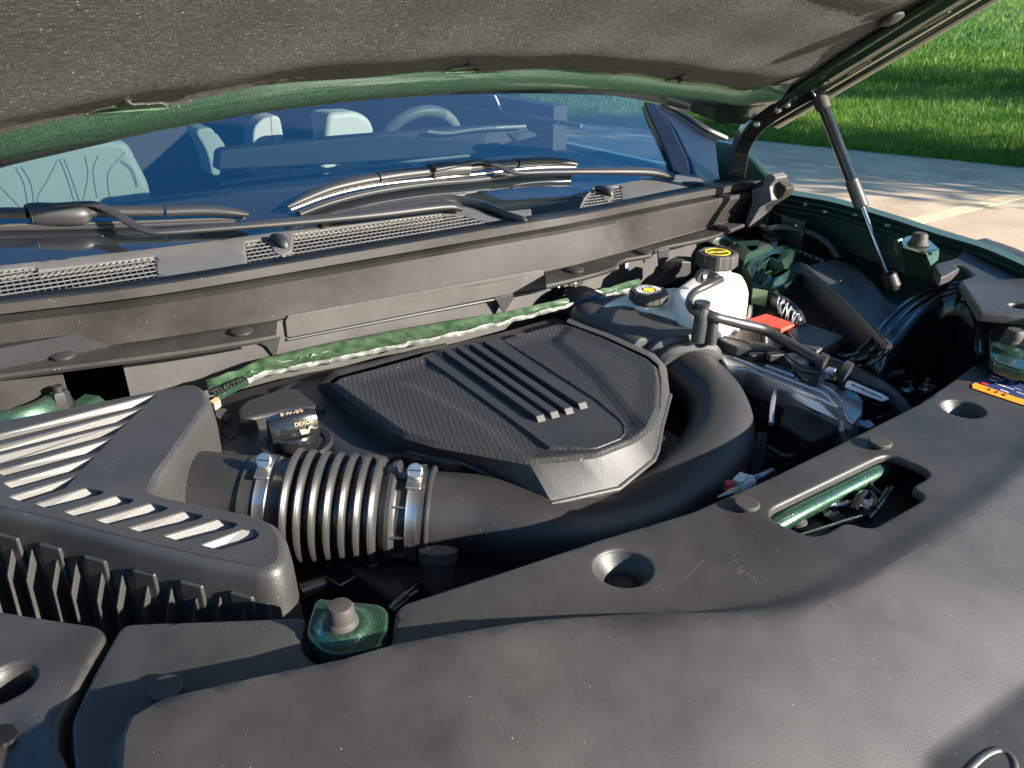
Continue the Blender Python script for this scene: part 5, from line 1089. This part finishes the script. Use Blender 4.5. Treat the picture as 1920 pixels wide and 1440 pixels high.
# looms, small connectors and pipes that crowd the corner behind the control unit
rr_ = np.random.default_rng(21)
for L_, z, r, m_ in (([(1440, 655), (1470, 668), (1500, 690), (1540, 700)], 1.0, .006, 'rubber'), ([(1500, 660), (1540, 668), (1590, 690), (1640, 705), (1690, 700)], .985, .007, 'wiper'), ([(1560, 664), (1600, 672), (1650, 690), (1700, 722)], .98, .005, 'gloss'), ([(1600, 640), (1640, 668), (1660, 700)], .97, .008, 'dark'), ([(1490, 700), (1500, 716), (1520, 722)], .985, .005, 'gloss'), ([(1556, 690), (1560, 705), (1578, 712)], 1.0, .004, 'gloss'), ([(1620, 760), (1660, 742), (1700, 740)], .95, .006, 'rubber'), ([(1640, 790), (1690, 770), (1730, 752)], .95, .007, 'gloss'), ([(1668, 700), (1680, 690), (1672, 676)], .975, .0025, 'wiper'), ([(1440, 840), (1470, 855), (1520, 850), (1560, 835)], .92, .005, 'rubber')):
    mesh('wiring_loom', *g_tube([Z(a, b, z) for a, b in L_], r, 12), M[m_], car, 'dark taped wiring behind the control unit')
for a, b, z, s_, rz, m_ in ((1525, 712, .995, (.020, .014, .012), .5, 'wiper'), (1556, 700, 1.0, (.018, .014, .014), .3, 'alu'), (1456, 668, 1.0, (.030, .014, .012), -.4, 'wiper'), (1580, 722, .99, (.014, .012, .012), .2, 'dark'), (1420, 668, .995, (.026, .012, .010), -.4, 'dark'), (1640, 760, .955, (.03, .02, .02), .4, 'dark'), (1590, 700, .99, (.016, .02, .016), .1, 'wiper')):
    mesh('loom_connector', *g_box(Z(a, b, z), s_, rz), M[m_], car, 'small connector beside the control unit', bevel=.002)
# ---- black gloss support arch
oa = [(1535, 690), (1568, 676), (1602, 662), (1635, 634), (1668, 596), (1702, 567), (1742, 546), (1790, 531), (1822, 540), (1846, 568), (1853, 610), (1848, 662)]
ia = [(1600, 708), (1625, 700), (1645, 690), (1668, 668), (1700, 632), (1730, 594), (1762, 566), (1792, 552), (1812, 556), (1828, 578), (1836, 612), (1834, 668)]
n_ = len(oa); zo = np.interp(range(n_), [0, 3, 7, 9, 11], [.975, 1.03, 1.085, 1.085, 1.06])
O_, I_ = rowz(oa, zo), rowz(ia, zo)
sup = mesh('support_arch', *g_loft([[V(*p)+V(0, .0, -.03) for p in smoothpath(O_, 5)], [V(*p) for p in smoothpath(O_, 5)], [V(*p)+V(0, 0, -.002) for p in smoothpath(O_*.75+I_*.25, 5)], [V(*p)+V(0, 0, -.010) for p in smoothpath(O_*.6+I_*.4, 5)], [V(*p)+V(0, 0, -.010) for p in smoothpath(O_*.45+I_*.55, 5)], [V(*p)+V(0, 0, -.001) for p in smoothpath(O_*.3+I_*.7, 5)], [V(*p) for p in smoothpath(O_*.1+I_*.9, 5)], [V(*p)+V(0, 0, -.012) for p in smoothpath(I_, 5)], [V(*p)+V(-.002, -.002, -.035) for p in smoothpath(I_, 5)]]), M['gloss'], car, 'glossy black ribbed support arch beside the wing', fixn=False, ang=50)
for a, b, r in ((1788, 540, .008), (1586, 668, .006)):
    mesh('bolt', *g_lathe([(r, 0), (r, .003), (r*.6, .005)], Z(a, b, 1.035 if a > 1700 else .975), (0, 0, 1), 18), M['alu'], sup)
for Q_, r_ in ((O_*.97+I_*.03, .0035), (O_*.62+I_*.38, .003), (O_*.25+I_*.75, .004)):
    mesh('arch_bead', *g_tube([V(*p)+V(0, 0, .001) for p in Q_], r_, 8, 4), M['gloss'], sup)  # beads added along the arch to catch the sun as highlights
cv_ = [V(*p) for p in I_[3:]]+[Z(1850, 690, 1.04)]
mesh('arch_cavity', *g_loft([[p+V(0, .004, -.008) for p in cv_], [p+V(.02, .03, -.06) for p in cv_], [p+V(.02, .03, -.22) for p in cv_]]), M['gloss'], car, 'deep black cavity under the arch')

# ---- driver side wing, apron and brackets
rows = [([(1462, 352), (1478, 357), (1560, 371), (1660, 399), (1760, 431), (1850, 459), (1960, 505)], 1.118), ([(1460, 358), (1475, 364), (1560, 379), (1660, 407), (1760, 440), (1845, 466), (1950, 512)], 1.122), ([(1458, 362), (1473, 368), (1560, 384), (1655, 411), (1752, 444), (1836, 470), (1940, 516)], 1.114), ([(1454, 368), (1468, 373), (1558, 391), (1650, 417), (1740, 446), (1820, 472), (1930, 518)], 1.112), ([(1452, 371), (1465, 376), (1556, 395), (1646, 421), (1734, 450), (1812, 475), (1925, 522)], 1.104), ([(1448, 376), (1455, 382), (1540, 398), (1630, 424), (1722, 455), (1800, 480), (1915, 528)], 1.102), ([(1448, 380), (1455, 386), (1540, 402), (1630, 428), (1722, 459), (1800, 484), (1915, 532)], 1.09)]
wg = mesh('front_fender', *g_loft([[p+V(.03, 0, -.05) for p in ZR(rows[0][0], 1.118, 40)], [p+V(.012, 0, -.012) for p in ZR(rows[0][0], 1.118, 40)]]+[ZR(p, z, 40) for p, z in rows]+[[p+V(-.0, 0, -.06) for p in ZR(rows[-1][0], 1.09, 40)]]), M['greensatin'], car, 'green driver side wing rail with stepped flange', fixn=False, ang=22, solid=.002)
for a, b in ((1512, 378), (1603, 404), (1663, 424), (1546, 398)):
    mesh('rivet', *g_lathe([(.005, 0), (.005, .002), (.003, .003)], Z(a, b, 1.113), (0, 0, 1), 12), M['green'], wg)
mesh('outer_skin', *g_loft([[V(1.56+.02*math.sin(y*2), y, 1.06) for y in np.linspace(-.1, 1.3, 12)], [V(1.60, y, .9) for y in np.linspace(-.1, 1.3, 12)], [V(1.62, y, .7) for y in np.linspace(-.1, 1.3, 12)], [V(1.60, y, .45) for y in np.linspace(-.1, 1.3, 12)]]), M['green'], wg, solid=.002)
# inner apron
apx = [[(1400, 470), (1480, 440), (1560, 455), (1640, 500), (1720, 540), (1800, 520)], [(1420, 520), (1480, 500), (1560, 500), (1640, 540), (1700, 600), (1780, 560)]]
ap_ = mesh('inner_wing', *g_loft([[V(1.56, y, 1.07) for y in np.linspace(.66, 1.2, 30)], [V(1.53+.01*math.sin(y*9), y, .98) for y in np.linspace(.66, 1.2, 30)], [V(1.47+.02*math.sin(y*7), y, .95+.006*math.sin(y*23)) for y in np.linspace(.66, 1.2, 30)], [V(1.33+.02*math.sin(y*5), y, .935+.008*math.sin(y*17)) for y in np.linspace(.66, 1.2, 30)], [V(1.24, y, .86) for y in np.linspace(.66, 1.2, 30)], [V(1.22, y, .7) for y in np.linspace(.66, 1.2, 30)]]), M['green'], car, 'dark green inner wing metal', ang=60)
for i, (L_, z) in enumerate((([(1392, 500), (1440, 470), (1480, 462), (1500, 478), (1470, 500), (1440, 492), (1410, 520)], 1.04), ([(1405, 520), (1450, 505), (1500, 490), (1520, 500), (1480, 530), (1440, 545), (1412, 540)], 1.03), ([(1370, 460), (1420, 455), (1450, 465), (1420, 480), (1395, 492)], 1.05))):
    c_ = np.mean(ZS(L_, z), 0); P_ = ZS(L_, z)
    mesh('pressed_panel', *g_loft([[p+V(0, 0, -.03) for p in P_], P_, [p*.75+c_*.25+V(0, 0, .010*(-1)**i) for p in P_], [p*.3+c_*.7+V(0, 0, .006) for p in P_]], close=True), M['green'], ap_, 'creased green pressing catching the sun', ang=40)
bx = mesh('wing_bracket', *join(g_prism(ZS([(1437, 392), (1452, 385), (1492, 393), (1530, 402), (1522, 410), (1508, 416), (1480, 408)], 1.085), (0, 0, -.004)), g_prism([Z(1480, 408, 1.083), Z(1508, 416, 1.083), Z(1512, 412, 1.083)], (0, .0, -.06)), g_prism(ZS([(1465, 402), (1508, 416), (1510, 420), (1466, 408)], 1.082), (0, 0, -.09))), M['green'], car, 'green folded bracket at the back of the wing', bevel=.001)
mesh('bolt', *join(g_lathe([(.008, 0), (.008, .002)], Z(1510, 386, 1.105), (0, 0, 1), 16), g_lathe([(.006, .002), (.006, .008)], Z(1510, 386, 1.105), (0, 0, 1), 6)), M['green'], bx)
sb_ = mesh('stop_bracket', *join(g_prism(ZS([(1690, 452), (1700, 443), (1722, 440), (1740, 448), (1760, 466), (1748, 474), (1734, 472), (1694, 460)], 1.128), (0, 0, -.004)), g_prism([Z(1734, 472, 1.128), Z(1760, 467, 1.128), Z(1758, 486, 1.115), Z(1744, 497, 1.11)], (-.003, -.003, 0)), g_tube([Z(1690, 449, 1.128), Z(1683, 452, 1.126), Z(1680, 462, 1.118), Z(1684, 476, 1.108)], .003, 8), g_prism([Z(1694, 462, 1.125), Z(1736, 474, 1.125), Z(1745, 520, 1.07), Z(1700, 520, 1.07)], (.0, .004, 0))), M['green'], car, 'green bracket with a bump stop on the wing apron', bevel=.001)
mesh('bump_stop', *g_lathe([(.018, -.001), (.015, .003), (.0130, .006), (.0128, .014), (.0105, .0175), (.005, .018)], Z(1722, 456, 1.13), (0, 0, 1), 28), M['stop'], sb_, 'grey rubber bump stop')
tb = mesh('vent_pipe', *g_tube([Z(1428, 424, 1.06), Z(1438, 430, 1.06), Z(1462, 427, 1.065), Z(1492, 430, 1.065), Z(1525, 440, 1.06), Z(1552, 458, 1.05), Z(1572, 484, 1.03)], [.006, .0075, .0078, .0068, .0068, .0068, .0068], 12), M['rubber'], car, 'thin black pipe arching over the inner wing')
mesh('valve', *join(g_lathe([(.014, 0), (.014, .010)], Z(1448, 436, 1.05), (0, 0, 1), 16), g_lathe([(.018, -.008), (.018, -.003)], Z(1448, 440, 1.05), (0, 0, 1), 20), g_lathe([(.009, -.035), (.009, -.008)], Z(1448, 441, 1.05), (0, 0, 1), 10)), M['wiper'], tb)
mesh('valve_clip', *g_prism(ZS([(1446, 445), (1460, 443), (1458, 452), (1456, 462), (1446, 460)], 1.04), (0, 0, -.006)), M['alu'], tb, bevel=.001)
mesh('brake_line', *g_tube([Z(1385, 497, 1.02), Z(1410, 482, 1.03), Z(1440, 470, 1.035), Z(1472, 467, 1.035), Z(1500, 474, 1.03), Z(1540, 490, 1.02)], .0045, 10), M['rubber'], car, 'slim black line passing behind the fuse box')
for k in range(6): mesh('line_wrap', *g_lathe([(.0065, -.004), (.0065, .004)], Z(1488+k*10, 470+k*4.2, 1.03), (.9, -.4, 0), 10), M['wiper'], SC.objects['brake_line'])
mesh('line_clip', *join(g_box(Z(1372, 470, 1.02), (.02, .012, .012), .3)), M['steel'], car, bevel=.002, label='bright clip on the brake line')
# ---- corner panel at the headlamp
cz_ = 1.105
cp_ = [(1752, 494), (1790, 484), (1808, 471), (1826, 459), (1845, 455), (1900, 474), (1960, 500), (2100, 560), (2100, 660), (1930, 592), (1900, 590), (1837, 584), (1816, 550), (1800, 526), (1826, 516), (1806, 500), (1792, 497), (1776, 508), (1764, 518), (1754, 508)]
def cornz(x, y): return cz_+0*x+.010*sstep(1.38, 1.46, x+.12*(y-.5))
cpn = sheet('corner_cover', rnd([Z(a, b, cz_)[:2] for a, b in cp_], .004), cornz, M['panel'], car, holes=[circ(Z(1910, 573, cz_)[:2], .012)], res=.012, rim=.010, fil=.004, label='black corner cover over the headlamp')
mesh('rib_block', *g_prism(ZS([(1752, 498), (1766, 494), (1790, 497), (1800, 502), (1776, 516), (1764, 520)], 1.107), (0, 0, -.018)), M['panel'], cpn, bevel=.003)
c3 = [(1838, 588), (1880, 594), (1960, 612), (2060, 640), (2060, 760), (1960, 700), (1920, 690), (1862, 668), (1850, 640)]
mesh('side_filler', *g_prism(ZS(c3, 1.062), (0, 0, -.03)), M['panel'], car, 'flat black filler between corner cover and front cover', bevel=.003)
# ---- passenger... matching bracket with bump stop on the driver side
bz2 = 1.078
b2p = [(1856, 622), (1862, 618), (1900, 628), (1960, 645), (1975, 668), (1960, 690), (1915, 686), (1870, 672), (1860, 660)]
bc2 = Z(1897, 648, bz2)
brk2 = sheet('stop_bracket', rnd([Z(a, b, bz2)[:2] for a, b in b2p], .006), lambda x, y: bz2-.006*sstep(.022, .032, np.hypot(x-bc2[0], y-bc2[1])), M['green'], car, res=.004, rim=.012, fil=.003, label='green metal bracket with a bump stop by the corner cover')
mesh('bump_stop', *g_lathe([(.0150, -.002), (.0140, .002), (.0120, .004), (.0118, .014), (.0095, .0175), (.004, .0182)], Z(1898, 640, bz2+.001), (0, 0, 1), 32), M['stop'], brk2, 'grey rubber bump stop')
# ---- printed sticker on the front cover
sz = PZ+.0018
def sq(a, b, dz=0): p = Z(a, b, PZ+.002); return V(p[0], p[1], float(panel_z(np.array([p[0]]), np.array([p[1]]))[0])+.0008+dz)
stk = mesh('warning_sticker', *g_prism([sq(a, b) for a, b in [(1826, 716), (1876, 702), (1990, 735), (1940, 758), (1903, 749)]], (0, 0, -.0005)), M['blueink'], car, 'small orange and blue warning sticker on the front cover')
mesh('orange_band', *g_prism([sq(a, b, .0006) for a, b in [(1823, 720), (1829, 717), (1905, 744), (1945, 756), (1937, 764), (1899, 752), (1824, 727)]], (0, 0, -.0005)), M['orange'], stk)
sx_ = sq(1903, 744)-sq(1829, 717); sx_ /= np.linalg.norm(sx_); sy_ = np.cross((0, 0, 1), sx_)
o_ = sq(1870, 715, .0008)
for (a, b, wd_, hd) in ((1866, 708, .012, .002), (1862, 713, .010, .002), (1880, 712, .0012, .016), (1898, 714, .012, .0014), (1905, 722, .016, .0014), (1890, 727, .014, .0014), (1883, 733, .010, .002), (1912, 731, .014, .0014), (1915, 738, .012, .0014), (1875, 722, .012, .002)):
    mesh('printing', *g_box(sq(a, b, .0007), (wd_, hd, .0004), math.atan2(sx_[1], sx_[0])), M['white'], stk)
mesh('red_symbol', *g_lathe([(.0042, 0), (.0042, .0004)], sq(1846, 719, .0006), (0, 0, 1), 20), M['redplug'], stk)
text('band_lettering', 'A  Z  R', sq(1868, 735, .001), sx_, sy_, .008, M['ink'], stk)
# ---- shallow scratches in the dust on the front cover
def on_panel(L_): return [sq(a, b, -.0010) for a, b in L_]
scr = mesh('scuff_mark', *g_tube(on_panel([(1386, 1033), (1388, 1046), (1396, 1060), (1410, 1073), (1428, 1083), (1436, 1086)]), .0005, 6), M['scuff'], main, 'pale curved scuff in the dust')
for k in range(15):
    t = (k+.5*math.sin(k*5.1))/15; a, b = (1386+48*t**1.3, 1034+52*t**.8); a2, b2q = a-(8+9*abs(math.sin(k*2.3)))+6*t, b+3+7*t+3*math.sin(k*4)
    mesh('scuff_mark', *g_tube(on_panel([(a-2, b+3), ((a+a2)/2+math.sin(k), (b+b2q)/2), (a2, b2q)]), .00035, 5, sm=2), M['scuff'], main)
for k in range(16):
    an = -2.6+k*.13; c_ = (1378, 1076); mesh('scuff_mark', *g_tube(on_panel([(c_[0]+10*math.cos(an+3.1), c_[1]-6*math.sin(an+3.1)), (c_[0]+22*math.cos(an+3.1), c_[1]-16*math.sin(an+3.1))]), .0003, 5, sm=0), M['scuff'], main)
for k in range(5): mesh('scuff_mark', *g_tube(on_panel([(1282+k*8, 1084-k*8), (1289+k*8, 1078-k*8+2*math.sin(k*3))]), .0004, 5, sm=0), M['scuff'], main)

# ---- dark depths of the engine bay
mesh('bay_floor', *g_prism([V(-.3, .3, .62), V(1.5, .3, .62), V(1.5, 1.2, .62), V(-.3, 1.2, .62)], .58), M['dark'], car, 'dark floor of the engine bay')
mesh('engine_block', *join(g_box((.55, .82, .80), (.42, .36, .28)), g_box((.36, .68, .82), (.2, .2, .2), .2), g_box((.95, .85, .80), (.25, .3, .2))), M['dark'], car, 'dark engine block below the cover', bevel=.01)
r9 = np.random.default_rng(4)
for k, (L_, z, r, m_) in enumerate((([(560, 1110), (650, 1080), (720, 1070), (800, 1060)], .90, .010, 'rubber'), ([(640, 1100), (700, 1060), (690, 1020)], .88, .014, 'gloss'), ([(600, 1040), (660, 1090), (740, 1110)], .86, .018, 'gloss'), ([(730, 1150), (780, 1110), (830, 1090)], .93, .007, 'gloss'), ([(1240, 850), (1300, 830), (1280, 760)], .88, .012, 'gloss'), ([(1180, 900), (1240, 870), (1250, 820)], .9, .008, 'rubber'), ([(1400, 840), (1480, 860), (1600, 820)], .88, .016, 'rubber'), ([(1440, 880), (1500, 850), (1530, 800)], .9, .008, 'gloss'), ([(1600, 800), (1680, 780), (1740, 740)], .9, .014, 'rubber'), ([(420, 780), (440, 820), (470, 850)], .93, .008, 'rubber'), ([(1640, 740), (1700, 700), (1780, 690)], .9, .010, 'gloss'), ([(840, 900), (880, 880), (870, 860)], .93, .008, 'gloss'))):
    mesh('bay_hose', *g_tube([Z(a, b, z+.01*r9.uniform(-1, 1)) for a, b in L_], r, 12), M[m_], car, 'dark hose deep in the engine bay')
mesh('crankcase_sensor', *join(g_lathe([(.016, -.03), (.017, -.002), (.021, 0), (.021, .012), (.014, .014)], Z(822, 1052, .955), (.25, .35, 1), 24), g_lathe([(.012, -.07), (.014, -.03)], Z(822, 1052, .955), (.25, .35, 1), 18)), M['rubber'], car, 'black sensor plug under the duct')
mesh('sensor_cable', *g_tube([Z(812, 1088, .92), Z(785, 1104, .93), Z(750, 1128, .935), Z(728, 1145, .94)], [.010, .008, .006, .005], 12), M['gloss'], car, 'glossy cable leading from the sensor plug')
mesh('coil_block', *join(g_box(Z(655, 1088, .90), (.05, .03, .03), .3), g_box(Z(700, 1060, .91), (.03, .03, .03), .3)), M['gloss'], car, 'shiny black connector block below the bellows', bevel=.003)
mesh('tie_clip', *join(g_lathe([(.010, 0), (.010, .002)], Z(418, 778, .99), (.2, -.6, 1), 16), g_tube([Z(418, 778, .99), Z(424, 792, .985)], .003, 8)), M['wiper'], car, 'small black clip beside the filter box')
mesh('cover_grommet', *join(g_lathe([(.009, 0), (.009, .002), (.006, .003)], Z(1235, 823, .97), (0, 0, 1), 18)), M['gloss'], car, 'round black grommet under the cover edge')
mesh('pipe_bracket', *g_tube([Z(1040, 945, .94), Z(1090, 944, .945), Z(1140, 930, .95)], .004, 8), M['gloss'], car, 'thin dark pipe under the front of the cover')
# ---- rest of the body, outside the picture
mesh('bumper', *g_loft([[V(x, .02-.22+.30*abs((x-CX)/.95)**3, 1.02) for x in np.linspace(-.28, 1.58, 24)], [V(x, -.05-.25+.34*abs((x-CX)/.95)**3, .9) for x in np.linspace(-.3, 1.6, 24)], [V(x, -.08-.25+.34*abs((x-CX)/.95)**3, .5) for x in np.linspace(-.3, 1.6, 24)], [V(x, .02-.22+.34*abs((x-CX)/.95)**3, .25) for x in np.linspace(-.28, 1.58, 24)]]), M['green'], car, 'green front bumper skin')
mesh('passenger_fender', *g_loft([[V(-.2, y, 1.10) for y in np.linspace(-.05, 1.3, 10)], [V(-.27, y, 1.06) for y in np.linspace(-.05, 1.3, 10)], [V(-.30, y, .45) for y in np.linspace(-.05, 1.3, 10)]]), M['green'], car, 'green passenger side wing', solid=.003)
mesh('body_side', *join(g_box((-.30, 3.0, .72), (.04, 3.2, .75)), g_box((1.62, 3.0, .72), (.04, 3.2, .75)), g_box((.66, 4.65, .8), (1.9, .05, .8))), M['green'], car, 'green doors and rear body', bevel=.01)
for x_ in (-.2, 1.5):
    for y_ in (.75, 3.7):
        wv = mesh('wheel', *g_lathe([(.20, -.10), (.34, -.10), (.365, -.07), (.365, .07), (.34, .10), (.20, .10)], (x_, y_, .365), (1, 0, 0), 40), M['rubber'], car, 'black tyred wheel')
        mesh('rim', *g_lathe([(.02, 0), (.05, .02), (.19, .0), (.205, .02)], (x_+(.09 if x_ > 0 else -.09), y_, .365), (1 if x_ > 0 else -1, 0, 0), 30), M['alu'], wv)
# ---- a tree on the lawn beyond the frame; its shade falls across grass and concrete
def tree(x, y, h, cr, lab, seed):
    rg = np.random.default_rng(seed); t = thing('shade_tree', lab, 'tree', (x, y, 0))
    tk = mesh('trunk', *g_tube([V(x, y, -.05), V(x+.1, y, h*.3), V(x, y+.15, h*.6), V(x+.1, y, h*.85)], [.24, .17, .12, .05], 12), M['bark'], t)
    for k in range(8):
        a = k*.9; z0 = h*(.35+.06*k); mesh('limb', *g_tube([V(x, y, z0), V(x+math.cos(a)*cr*.5, y+math.sin(a)*cr*.5, z0+.5), V(x+math.cos(a)*cr*.85, y+math.sin(a)*cr*.85, z0+1.1)], [.08, .05, .02], 7), M['bark'], tk)
    n = 9000; cl = rg.normal(0, 1, (70, 3)); cl /= np.linalg.norm(cl, axis=1)[:, None]; cl = cl*rg.uniform(.4, 1, (70, 1))*np.array([cr, cr, h*.33])+np.array([x, y, h*.68])
    P = cl[rg.integers(0, 70, n)]+rg.normal(0, .32, (n, 3)); d = rg.normal(0, 1, (n, 3)); d /= np.linalg.norm(d, axis=1)[:, None]; e = np.cross(d, rg.normal(0, 1, (n, 3))); e /= np.linalg.norm(e, axis=1)[:, None]
    q = np.stack([P-d*.09, P+e*.045, P+d*.09, P-e*.045], 1).reshape(-1, 3)
    mesh('crown', q, [(i*4, i*4+1, i*4+2, i*4+3) for i in range(n)], M['leaf'], t, smooth=False, fixn=False)
tree(12.8, -3.0, 6.6, 2.3, 'leafy tree on the lawn whose shade reaches the driveway edge', 1)
tree(20.5, -3.5, 8., 3.0, 'taller leafy tree farther back on the lawn', 2)
